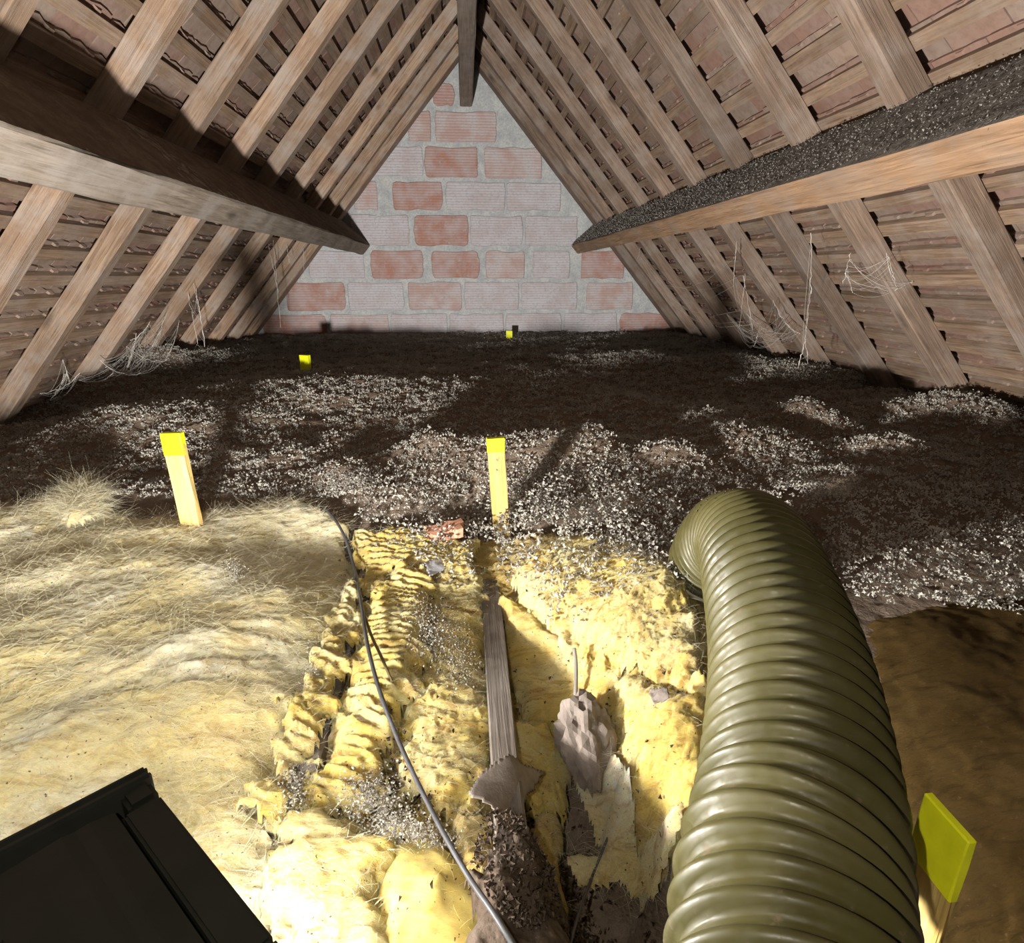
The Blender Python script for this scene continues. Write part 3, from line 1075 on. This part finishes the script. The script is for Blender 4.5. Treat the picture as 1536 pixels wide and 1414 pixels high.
wool_patch('wool_rear_strip', [(530, 800), (600, 790), (660, 800), (700, 815), (690, 840), (640, 850), (585, 850), (550, 880), (540, 850)], M['wool'],
           'creased yellow wool flap in front of the broken terracotta', 230, .012, .0038, .03, .06, .014, .006, .004, 22000, .015, group=GW)
wool_patch('wool_strip', [(655, 850), (712, 815), (722, 900), (738, 1040), (742, 1150), (690, 1210), (620, 1190), (600, 1130), (628, 1040), (650, 940)], M['wool'],
           'crumbly yellow wool strip lying left against the dusty joist edge', 240, .010, .0034, .03, .07, .016, .008, 0, 26000, .014, group=GW)
wool_patch('wool_slab', [(585, 1225), (645, 1240), (700, 1300), (742, 1370), (770, 1460), (560, 1460), (575, 1330)], M['wool_flat'],
           'smooth flat yellow wool slab crossed by the black cable', 250, .016, .0034, .03, .06, .004, .0015, 0, 9000, .010, 'fibre_y', group=GW, jag=.004)
wool_patch('wool_chunk', [(425, 1215), (480, 1205), (540, 1230), (590, 1250), (575, 1340), (560, 1450), (420, 1450), (400, 1300)], M['wool'],
           'torn wool chunk beside the smooth yellow slab', 260, .022, .0034, .04, .07, .016, .005, 0, 20000, .016, group=GW)
wool_patch('wool_lump', [(770, 850), (850, 800), (950, 812), (1010, 850), (1050, 930), (1052, 1010), (985, 1000), (930, 985), (880, 965), (820, 935), (775, 900)], M['wool'],
           'big torn wool lump strewn with grey flakes beside the corrugated hose', 270, .020, .0036, .045, .10, .026, .008, 0, 26000, .018, group=GW)
wool_patch('wool_hollow', [(752, 890), (800, 925), (860, 960), (920, 1000), (915, 1060), (860, 1085), (800, 1075), (768, 1010)], M['wool'],
           'ochre wool hollow right of the dusty joist, with a grey wire standing in it', 280, .004, .0034, .03, .07, .014, .005, 0, 16000, .014, 'fibre_y', group=GW, jag=.010)
wool_patch('wool_bank', [(905, 1010), (990, 1010), (1055, 1030), (1060, 1150), (1030, 1280), (985, 1290), (940, 1230), (905, 1150), (925, 1080)], M['wool'],
           'sloping yellow wool bank between the grey paper bundle and the hose', 290, .014, .0034, .045, .10, .022, .006, 0, 18000, .016, group=GW, jag=.010)
wool_patch('wool_tuft', [(768, 1085), (815, 1075), (850, 1140), (835, 1195), (790, 1185), (768, 1140)], M['wool'],
           'small wool tuft between the joist and the grey paper bundle', 300, .030, .003, .025, .08, .012, .007, 0, 30000, .014, group=GW, jag=.010)
wool_patch('wool_tongue', [(870, 1165), (915, 1150), (960, 1210), (1010, 1265), (985, 1310), (930, 1290), (870, 1305), (860, 1285), (930, 1250)], M['wool_pale'],
           'pale wool tongue hanging over the dark pit', 310, .05, .003, .045, .03, .010, .005, 0, 50000, .020, group=GW, jag=.005)
wool_patch('wool_rag', [(690, 1230), (740, 1225), (745, 1300), (760, 1400), (725, 1360), (700, 1310)], M['wool_old'],  # darker wool colour stands in for shade beside the pit
           'frayed wool rag between the cable and the sunken joist end', 320, .016, .003, .02, .06, .012, .007, 0, 30000, .012, group=GW, jag=.010)
wool_patch('wool_sliver', [(800, 1250), (830, 1230), (835, 1330), (805, 1400), (790, 1330)], M['wool_old'],  # dirty wool, its darker colour also carries the pit's shade
           'thin yellow wool sliver in the dark debris right of the joist', 330, .03, .003, .018, .05, .010, .006, 0, 30000, .012, group=GW, jag=.010)
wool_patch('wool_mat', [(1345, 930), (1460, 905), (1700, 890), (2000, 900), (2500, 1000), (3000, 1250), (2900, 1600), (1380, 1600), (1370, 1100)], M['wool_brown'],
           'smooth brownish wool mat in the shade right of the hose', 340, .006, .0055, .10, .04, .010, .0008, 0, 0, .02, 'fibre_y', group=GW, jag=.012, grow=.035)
wool_patch('wool_curl', [(85, 745), (120, 715), (150, 735), (135, 765), (100, 770)], M['wool_pale'],
           'whitish wool curl lifted at the rear edge of the large blanket', 350, .045, .0035, .035, .06, .006, .003, 0, 120000, .03, group=GW, jag=.01)

o = wool_patch('dirt_heap', [(712, 1275), (742, 1262), (762, 1275), (800, 1255), (835, 1300), (850, 1380), (860, 1480), (700, 1480), (722, 1380)], M['dirt'],
               'heap of dark dirt burying the end of the dusty joist', 360, .080, .003, .04, .14, .012, .006, 0, 0, .01, jag=.014)
o['category'] = 'dirt'

# grey flakes strewn over the wool around the upright lath and on the lump, and grit in the pit
n = 26000
px = rng.uniform(560, 1060, n)
py = rng.uniform(690, 1000, n)
cen_d = np.minimum(np.hypot((px - 780) / 200, (py - 770) / 80), np.hypot((px - 920) / 120, (py - 850) / 75))
keep = rng.random(n) < np.clip(1.25 - cen_d, 0, 1) ** 1.1
keep &= fbm(px / 45, py / 30, 3, 91) > -0.22
keep &= ~((np.abs(px - (725 + (py - 800) * .085)) < 18) & (py > 805))
px, py = px[keep], py[keep]
n_main = len(px)
for (cx_, cy_, sx_, sy_, k_) in ((650, 948, 22, 26, 420), (560, 1175, 26, 20, 300), (612, 1222, 34, 12, 300), (440, 1175, 10, 26, 160), (690, 985, 14, 22, 160), (790, 1255, 18, 30, 160),
                                 (355, 880, 9, 9, 90), (470, 1015, 8, 30, 90), (520, 745, 24, 9, 260)):
    px = np.concatenate([px, rng.normal(cx_, sx_, 4 * k_)])
    py = np.concatenate([py, rng.normal(cy_, sy_, 4 * k_)])
P = np.array([on_z(a, b, .37 if b < 900 else .34) for a, b in zip(px, py)])
zz = base_h(P[:, 0], P[:, 1]) + rng.uniform(.012, .042, len(P))
sz = rng.uniform(.0022, .0055, len(P))
sz[n_main:] *= 0.38
V, T = flakes(P[:, 0], P[:, 1], zz, sz, 8)
o = link('scattered_flakes', mesh_np('scattered_flakes', V, T, False), M['flake'])
tag(o, 'grey wool flakes strewn over the yellow wool around the upright lath', 'insulation', kind='stuff')
n = 30000  # dirt crumbs, strewn denser so their colour also darkens the shaded pit
px = rng.uniform(480, 1010, n)
py = rng.uniform(880, 1414, n)
keep = rng.random(n) < 0.03 + 0.9 * np.exp(-((px - 800) / 70) ** 2 - ((py - 1280) / 110) ** 2) + .5 * np.exp(-((px - 620) / 50) ** 2 - ((py - 1200) / 30) ** 2) + .5 * np.exp(-((px - 650) / 30) ** 2 - ((py - 950) / 40) ** 2)
px, py = px[keep], py[keep]
P = np.array([on_z(a, b, .27) for a, b in zip(px, py)])
heap = np.exp(-((px - 778) / 55) ** 2 - ((py - 1350) / 75) ** 2)
P = np.array([on_z(a, b, .27 + .07 * h_) for a, b, h_ in zip(px, py, heap)])
hp = np.clip((heap - .12) / .2, 0, 1)
zz = base_h(P[:, 0], P[:, 1]) + rng.uniform(-.03, .022, len(P)) * (1 - hp) + hp * rng.uniform(.070, .096, len(P))
V, T = flakes(P[:, 0], P[:, 1], zz, rng.uniform(.0012, .0042, len(P)), 9)
o = link('dark_debris', mesh_np('dark_debris', V, T, False), M['dirt'])
tag(o, 'dark crumbs of dirt around the end of the dusty joist', 'debris', kind='stuff')


# ------------------------------------------------------------------ depth-marker laths with painted tips
def lath(label, loc, wdt, thk, height, paint, rz=0.0, tilt=(0, 0), sink=0.12, letters=False):
    root = empty('depth_marker', loc)
    root.rotation_euler = (tilt[0], tilt[1], rz)

    def box(z0, z1, g, name, mat):
        bm = bmesh.new()
        bmesh.ops.create_cube(bm, size=1.0)
        for v in bm.verts:
            v.co = Vector((v.co.x * (wdt + g), v.co.y * (thk + g), z0 + (v.co.z + .5) * (z1 - z0)))
        bmesh.ops.subdivide_edges(bm, edges=[e for e in bm.edges if abs(e.verts[0].co.z - e.verts[1].co.z) > .5 * (z1 - z0)], cuts=5)
        bmesh.ops.bevel(bm, geom=[e for e in bm.edges if e.is_manifold and e.calc_face_angle(0) > 1], offset=.0012, segments=1, affect='EDGES')
        for v in bm.verts:
            v.co.x += .0006 * math.sin(v.co.z * 61 + v.co.y * 900)
        return link(name, bm_mesh(name, bm), mat, root)
    box(-sink, height, 0, 'lath', M['stake'])
    p = box(height - paint, height + .0006, .0012, 'painted_tip', M['paint'])
    tag(p, 'fluorescent yellow painted tip')
    tag(root, label, 'marker stake', 'yellow-tipped depth markers')
    if letters:                                # two small pencil marks under the tip
        for q, (z, w_, h_) in enumerate(((height - paint - .016, .008, .006), (height - paint - .038, .010, .007))):
            bm = bmesh.new()
            r = random.Random(q)
            for s in range(6):
                x0, z0 = r.uniform(-w_, w_) * .5, z + r.uniform(-h_, h_) * .5
                x1, z1 = x0 + r.uniform(-.004, .004), z0 + r.uniform(-.005, .005)
                d = Vector((x1 - x0, 0, z1 - z0)).normalized()
                nrm = Vector((-d.z, 0, d.x)) * .0004
                y = -thk / 2 - .0003
                bm.faces.new([bm.verts.new(c) for c in ((x0 - nrm.x, y, z0 - nrm.z), (x1 - nrm.x, y, z1 - nrm.z), (x1 + nrm.x, y, z1 + nrm.z), (x0 + nrm.x, y, z0 + nrm.z))])
            link('pencil_mark', bm_mesh('pencil_mark', bm), M['cable'], root)
    return root


c = on_z(752, 792, .345)
lath('yellow-tipped lath with dark smudges standing in grey flakes before the joist', (c[0], c[1], .345), .036, .014, .205, .030, 0.0, (0.02, -.055), letters=True)
c = on_z(293, 808, .365)
lath('yellow-tipped lath standing upright in the rear of the pale wool blanket', (c[0], c[1], .365), .040, .014, .220, .044, -.18, (0.0, -.045))
c = on_z(460, 562, .372)
lath('yellow lath tip poking from loose fill before the left rafters', (c[0], c[1], .37), .055, .02, .105, .08, -.45)
c = on_z(764, 512, .36)
lath('small yellow lath tip at the foot of the brick gable', (c[0], c[1], .36), .05, .02, .085, .06, -.2)
lath('near yellow-tipped lath standing in the brown mat beside the hose', (.338, .308, .37), .041, .006, .13, .058, math.pi / 2, (0, 0))

# ------------------------------------------------------------------ work lamp
wl = empty('work_lamp', (-.21, .30, .36))
fx = Vector((.72, -.69, 0))                     # along the front edge
fn = Vector((.69, .72, 0))                      # the way the lamp faces


def lamp_part(name, prof, u0, u1, mat, bev=.004):
    """extrude profile [(depth, z)] between u0 and u1 along the front edge"""
    bm = bmesh.new()
    A = [bm.verts.new((u0, a, b)) for a, b in prof]
    B = [bm.verts.new((u1, a, b)) for a, b in prof]
    n = len(prof)
    bm.faces.new(A)
    bm.faces.new(B[::-1])
    for i in range(n):
        bm.faces.new((A[i], B[i], B[(i + 1) % n], A[(i + 1) % n]))
    bmesh.ops.recalc_face_normals(bm, faces=bm.faces)
    bmesh.ops.bevel(bm, geom=list(bm.edges), offset=bev, segments=2, affect='EDGES')
    o = link(name, bm_mesh(name, bm), mat, wl)
    mm = Matrix.Identity(4)
    o0 = Vector((-.1745, .309, .36)) - Vector(wl.location)
    for r in range(3):
        mm[r][0], mm[r][1], mm[r][2], mm[r][3] = fx[r], fn[r], (0, 0, 1)[r], o0[r]
    o.matrix_basis = mm
    return o


# depth axis: 0 = front edge, negative = back
HW = .098
lamp_part('housing', [(-.019, .004), (-.019, .146), (-.05, .153), (-.20, .146), (-.235, .11), (-.235, .03), (-.21, .0)], -HW + .004, HW + .06, M['black'], .008)
lamp_part('front_frame', [(0, 0), (0, .150), (-.020, .150), (-.020, 0)], -HW, -HW + .020, M['black'], .003)
lamp_part('front_frame', [(0, 0), (0, .150), (-.020, .150), (-.020, 0)], HW - .020, HW, M['black'], .003)
lamp_part('front_frame', [(0, .132), (0, .148), (-.024, .148), (-.024, .132)], -HW + .019, HW - .019, M['black'], .002)
lamp_part('front_frame', [(0, .002), (0, .018), (-.024, .018), (-.024, .002)], -HW + .019, HW - .019, M['black'], .002)
for q, (u, t_) in enumerate(((-HW - .006, .007), (-HW - .013, .006), (HW - .002, .008), (HW + .007, .006))):
    lamp_part('corner_guard', [(.004 - .004 * q % .003, -.002), (.003, .153), (-.09, .157), (-.205, .150), (-.24, .11), (-.24, .02), (-.20, -.002)], u, u + t_, M['rubber'], .002)
for q in range(5):
    u = -HW + .030 + q * .034
    lamp_part('cooling_fin', [(-.10, .02), (-.10, .156), (-.19, .151), (-.24, .112), (-.235, .02)], u, u + .004, M['black'], .001)
lamp_part('handle', [(-.14, .168), (-.14, .180), (-.165, .180), (-.165, .168)], -HW + .02, HW - .02, M['rubber'], .005)
lamp_part('handle_post', [(-.143, .13), (-.143, .172), (-.162, .172), (-.162, .12)], -HW + .02, -HW + .034, M['rubber'], .003)
lamp_part('handle_post', [(-.143, .13), (-.143, .172), (-.162, .172), (-.162, .12)], HW - .034, HW - .02, M['rubber'], .003)
g = NT('lit_led_panel')
g.color((1, 1, 1))
g.b.inputs['Emission Color'].default_value = (1, .97, .9, 1)
g.b.inputs['Emission Strength'].default_value = 42.0
lamp_part('led_panel', [(-.006, .017), (-.006, .133), (-.012, .133), (-.012, .017)], -HW + .02, HW - .02, g.mat, .001)
point_light('work_lamp_light', **WORK_LIGHT)
tag(wl, 'black work lamp with finned housing shining onto the yellow wool', 'work lamp')

# ------------------------------------------------------------------ ribbed hose
path = spline([(-.02, -.40, .455), (.04, -.15, .46), (.125, .08, .472), (.19, .25, .482), (.240, .335, .494), (.300, .466, .512), (.349, .615, .526), (.387, .735, .516), (.402, .815, .487), (.408, .866, .445), (.408, .893, .400)], 60)
seg = np.linalg.norm(np.diff(path, axis=0), axis=1)
arc = np.concatenate([[0], np.cumsum(seg)])
pitch, sides = 0.0215, 64
nn = int(arc[-1] / pitch * 12)
s_ = np.linspace(0, arc[-1], nn)
Pp = np.stack([np.interp(s_, arc, path[:, k]) for k in range(3)], 1)
V, Fc = tube(Pp, 1.0, sides)
V = V.reshape(nn, sides, 3)
ph = s_[:, None] / pitch + np.arange(sides)[None] / sides
fr = ph - np.floor(ph)
prof = np.where(fr < .66, np.sin(np.pi * fr / .66) ** .75, 0)
rad = .0640 + .0090 * prof
V = Pp[:, None] + (V - Pp[:, None]) * rad[..., None]
hose = link('corrugated_hose', mesh_np('corrugated_hose', V.reshape(-1, 3), Fc), M['hose'])
md = hose.modifiers.new('wall', 'SOLIDIFY')
md.thickness = .003
md.offset = -1
tag(hose, 'wide ribbed olive-yellow plastic hose lying across the insulation', 'hose')
# fluff clinging to the hose end
k = rng.integers(int(nn * .86), nn - 1, 900)
a = rng.random(900) * sides
sel = V[k, a.astype(int)]
up = sel[:, 2] > Pp[k][:, 2] + .01
sel = sel[up & (rng.random(900) < np.exp(-((sel[:, 0] - .37) / .03) ** 2) + .05)]
Vv, T = flakes(sel[:, 0], sel[:, 1], sel[:, 2] + .001, rng.uniform(.0008, .0026, len(sel)), 12)
o = link('clinging_crumbs', mesh_np('clinging_crumbs', Vv, T, False), M['bed'], hose)
o['kind'] = 'stuff'
rim = V[-1]
o = link('cut_rim', tube_mesh('cut_rim', np.vstack([rim, rim[:1]]), .0035, 6), plain('hose_rim', (.62, .60, .50), .6), hose)
tag(o, 'pale frayed rim of the cut end')

# ------------------------------------------------------------------ cable, wires, scraps
def lay(pix, lifts):
    return [surf_pt(a, b, l) for (a, b), l in zip(pix, lifts)]


c = spline(lay([(480, 757), (497, 772), (516, 803), (531, 850), (541, 900), (550, 960), (566, 1025), (590, 1092), (620, 1160), (655, 1230), (700, 1310), (742, 1372), (775, 1425)],
               [.010, .03, .035, .035, .05, .05, .05, .05, .05, .05, .06, .095, .10]), 14)
o = link('black_cable', tube_mesh('black_cable', c, .0028, 10), M['cable'])
tag(o, 'long thin black cable snaking down over the yellow wool', 'cable')
c = spline(lay([(541, 905), (556, 950), (572, 985), (588, 1022)], [.045, .045, .043, .03]), 10)
o = link('brown_cable', tube_mesh('brown_cable', c, .0022, 8), plain('brown_cable', (.13, .10, .045), .6))
tag(o, 'short dull brown cable end splitting from the black cable', 'cable')
c = spline([surf_pt(861, 972, .05), surf_pt(864, 1000, .035), surf_pt(863, 1052, .02)], 8)
o = link('grey_wire', tube_mesh('grey_wire', c, .0030, 8), M['wire'])
tag(o, 'short grey wire standing in the ochre wool above the paper bundle', 'wire')
c = spline([surf_pt(912, 1255, .05), surf_pt(890, 1310, .05), surf_pt(868, 1370, .05), surf_pt(850, 1440, .04)], 8)
o = link('dark_wire', tube_mesh('dark_wire', c, .0016, 8), M['cable'])
tag(o, 'thin dark wire running down into the dark pit', 'wire')


def crumple(name, pix, z_lift, thick, mat, label, cat, seed, amp, tilt=0.0, n=26, sag=0.0):
    """crumpled sheet with thickness; outline given as pixels on the surface"""
    W = np.array([surf_pt(a, b, z_lift) for a, b in pix])
    lo, hi = W[:, :2].min(0), W[:, :2].max(0)
    ax, ay = np.linspace(lo[0], hi[0], n), np.linspace(lo[1], hi[1], n)
    X, Y = np.meshgrid(ax, ay, indexing='ij')
    sd = poly_sd(W[:, :2], np.stack([X.ravel(), Y.ravel()], 1)).reshape(X.shape)
    sc = 1.6 / max(hi - lo)
    Z = base_h(X, Y) + z_lift + amp * (ridged(X * sc, Y * sc * 1.4, 3, seed)) + tilt * (Y - lo[1])
    if sag:
        Z -= sag * np.clip(1 - sd / (.35 * min(hi - lo)), 0, 1) ** 2
    V = np.stack([X, Y, Z], -1).reshape(-1, 3)
    i, j = np.meshgrid(np.arange(n - 1), np.arange(n - 1), indexing='ij')
    a = (i * n + j).ravel()
    Fc = np.stack([a, a + n, a + n + 1, a + 1], -1)
    Fc = Fc[(sd.ravel()[Fc] > -.002).all(1)]
    u = np.unique(Fc)
    mp = np.full(len(V), -1)
    mp[u] = np.arange(len(u))
    o = link(name, mesh_np(name, V[u], mp[Fc], False), mat)
    md = o.modifiers.new('thickness', 'SOLIDIFY')
    md.thickness = thick
    tag(o, label, cat)
    return o


crumple('paper_sheet', [(700, 1195), (722, 1160), (790, 1150), (815, 1160), (800, 1185), (782, 1210), (776, 1250), (770, 1300), (745, 1295), (742, 1215)], .068, .0015, M['paper'],
        'torn grey-brown paper draped over the end of the dusty joist', 'paper', 400, .0025, n=40)
crumple('foil_scrap', [(637, 845), (662, 840), (668, 855), (645, 868)], .055, .001, M['foil'], 'small scrap of crumpled silver foil in the yellow wool', 'foil', 401, .004, n=16)
crumple('paper_scrap', [(974, 1038), (1000, 1036), (1002, 1050), (980, 1060)], .045, .001, M['paper'], 'small grey paper scrap on the wool bank by the hose', 'paper', 402, .004, n=14)
# broken terracotta peeping out
c = surf_pt(668, 797, .026)
bm = bmesh.new()
bmesh.ops.create_cube(bm, size=1.0)
for v in bm.verts:
    v.co = Vector((v.co.x * .07 * (1 + .25 * v.co.y), v.co.y * .05, v.co.z * .02 + .012 * v.co.x))
bmesh.ops.subdivide_edges(bm, edges=list(bm.edges), cuts=4, use_grid_fill=True)
for v in bm.verts:
    v.co += Vector((.004 * math.sin(v.co.y * 210), .005 * math.sin(v.co.x * 160 + 1), .001 * math.sin(v.co.x * 90)))
o = link('terracotta_shard', bm_mesh('terracotta_shard', bm), M['terracotta'])
o.location = c
o.rotation_euler = (0, 0, .12)
tag(o, 'broken terracotta shard half buried behind the creased wool flap', 'shard')

# crumpled bundle of grey paper
bm = bmesh.new()
bmesh.ops.create_icosphere(bm, subdivisions=4, radius=1.0)
for v in bm.verts:
    p = v.co.copy()
    a = float(ridged(np.array(p.x * 1.2 + p.z * .8), np.array(p.y * 1.1 - p.z * 1.3), 3, 411))
    b = float(ridged(np.array(p.x * 2.9 - p.z), np.array(p.y * 2.3 + p.z * 2), 2, 415))
    r = 0.74 + 0.34 * a + .12 * round(b * 2) / 2
    p = p * r
    taper = 1.0 - .38 * max(0, -p.y)
    v.co = Vector((p.x * .034 * taper, p.y * .050, p.z * .026 * taper))
o = link('paper_bundle', bm_mesh('paper_bundle', bm), M['paper'])
c = surf_pt(880, 1112, .055)
o.location = c
o.rotation_euler = (math.radians(38), math.radians(10), math.radians(8))
tag(o, 'crumpled grey-brown paper bundle stuck in the wool under the grey wire', 'paper')


# ------------------------------------------------------------------ cobwebs
def cobweb(label, strands, seed, fine=0):
    """strands: list of (start, end, sag, radius); fine: number of hair-thin threads strung between them"""
    r = np.random.default_rng(seed)
    root = empty('cobweb', tuple(float(x) for x in strands[0][0]))
    tag(root, label, 'cobweb', 'dusty cobwebs under the roof')
    pts_ = []
    for (a, b, sag, rad_) in strands:
        a, b = np.array(a, float), np.array(b, float)
        t = np.linspace(0, 1, 14)[:, None]
        P = a + (b - a) * t
        P[:, 2] -= sag * (1 - (2 * t[:, 0] - 1) ** 2)
        P += r.normal(0, .002, P.shape)
        rr = rad_ * (1 + .5 * r.normal(size=14).clip(-1, 1.6))
        part('strand', mesh_np('strand', *tube(P, rad_, 4, rr)), M['web'], root)
        pts_.append(P)
    pts_ = np.vstack(pts_)
    Vs, Fs, n0 = [], [], 0
    for _ in range(fine):
        i, j = r.integers(0, len(pts_), 2)
        P = pts_[i] + (pts_[j] - pts_[i]) * np.linspace(0, 1, 6)[:, None]
        P[:, 2] -= .12 * np.linalg.norm(pts_[j] - pts_[i]) * (1 - (2 * np.linspace(0, 1, 6) - 1) ** 2)
        v, f = tube(P, .0004, 3)
        Vs.append(v)
        Fs.append(f + n0)
        n0 += len(v)
    o = part('fine_threads', mesh_np('fine_threads', np.vstack(Vs), np.vstack(Fs)), M['web'], root)
    o['kind'] = 'stuff'
    return root


def rp(side, px, py, off=0.0):
    """point on the rafter underside plane of one slope, pulled off it by off"""
    n_ = np.array([side * KS, 0, 1.0])
    o_ = np.array([AX, 0, AZ - off])
    d = ray(px, py)
    return CAM + d * (((o_ - CAM) @ n_) / (d @ n_))


def hang(side, x0, y0, x1, y1, off=.02, sag=.0, rad_=.0009):
    a = rp(side, x0, y0, off)
    b = on_y(x1, y1, a[1] - .05)
    return (a, b, sag, rad_)


cobweb('thick dusty cobweb string hanging off the left rafters', [hang(-1, 290, 425, 300, 470), hang(-1, 294, 432, 308, 520, rad_=.0016), hang(-1, 282, 440, 297, 515)], 1, 10)
cobweb('cobweb threads hanging from the left purlin in front of the gable', [hang(-1, 410, 360, 421, 492), hang(-1, 402, 365, 418, 440), hang(-1, 455, 372, 456, 410), hang(-1, 430, 368, 434, 395)], 2, 8)
cobweb('matted cobweb at the left rafter feet', [hang(-1, 250, 470, 205, 545, .06, .03), hang(-1, 205, 500, 180, 570, .05, .02), hang(-1, 270, 480, 235, 560, .06, .03), hang(-1, 190, 520, 250, 540, .08, .03),
                                                 hang(-1, 150, 540, 210, 560, .06, .03), hang(-1, 225, 480, 195, 510, .05, .02), hang(-1, 120, 570, 170, 560, .06, .02)], 3, 110)
cobweb('cobweb tatters on the lowest tiles of the left slope', [hang(-1, 95, 540, 105, 575, .03, .01), hang(-1, 60, 590, 120, 560, .04, .02), hang(-1, 100, 555, 75, 600, .03, .01)], 4, 40)
cobweb('long forked cobweb string before the right rafters', [hang(1, 1216, 435, 1208, 510), (on_y(1208, 510, 2.55), on_y(1197, 552, 2.5), 0, .0016), (on_y(1208, 512, 2.55), on_y(1213, 545, 2.5), 0, .0012), hang(1, 1218, 350, 1216, 440, rad_=.0008)], 5, 6)
cobweb('cobweb threads dangling under the right purlin near the gable', [hang(1, 1105, 360, 1100, 430), hang(1, 1118, 410, 1110, 490), hang(1, 960, 372, 957, 388), hang(1, 1115, 415, 1130, 500)], 6, 12)
cobweb('cobweb veil between the feet of the right rafters', [hang(1, 1120, 470, 1180, 500, .05, .03), hang(1, 1140, 490, 1130, 520, .05, .02), hang(1, 1160, 450, 1200, 500, .05, .03), hang(1, 1090, 470, 1130, 500, .05, .02)], 7, 70)
cobweb('star of cobweb threads across a right rafter below the purlin', [hang(1, 1330, 440, 1370, 420, .01, .005, .0007), hang(1, 1330, 380, 1345, 430, .01, .0, .0007), hang(1, 1275, 380, 1265, 425, .03, .0, .0010), hang(1, 1268, 405, 1280, 440, .03)], 8, 30)
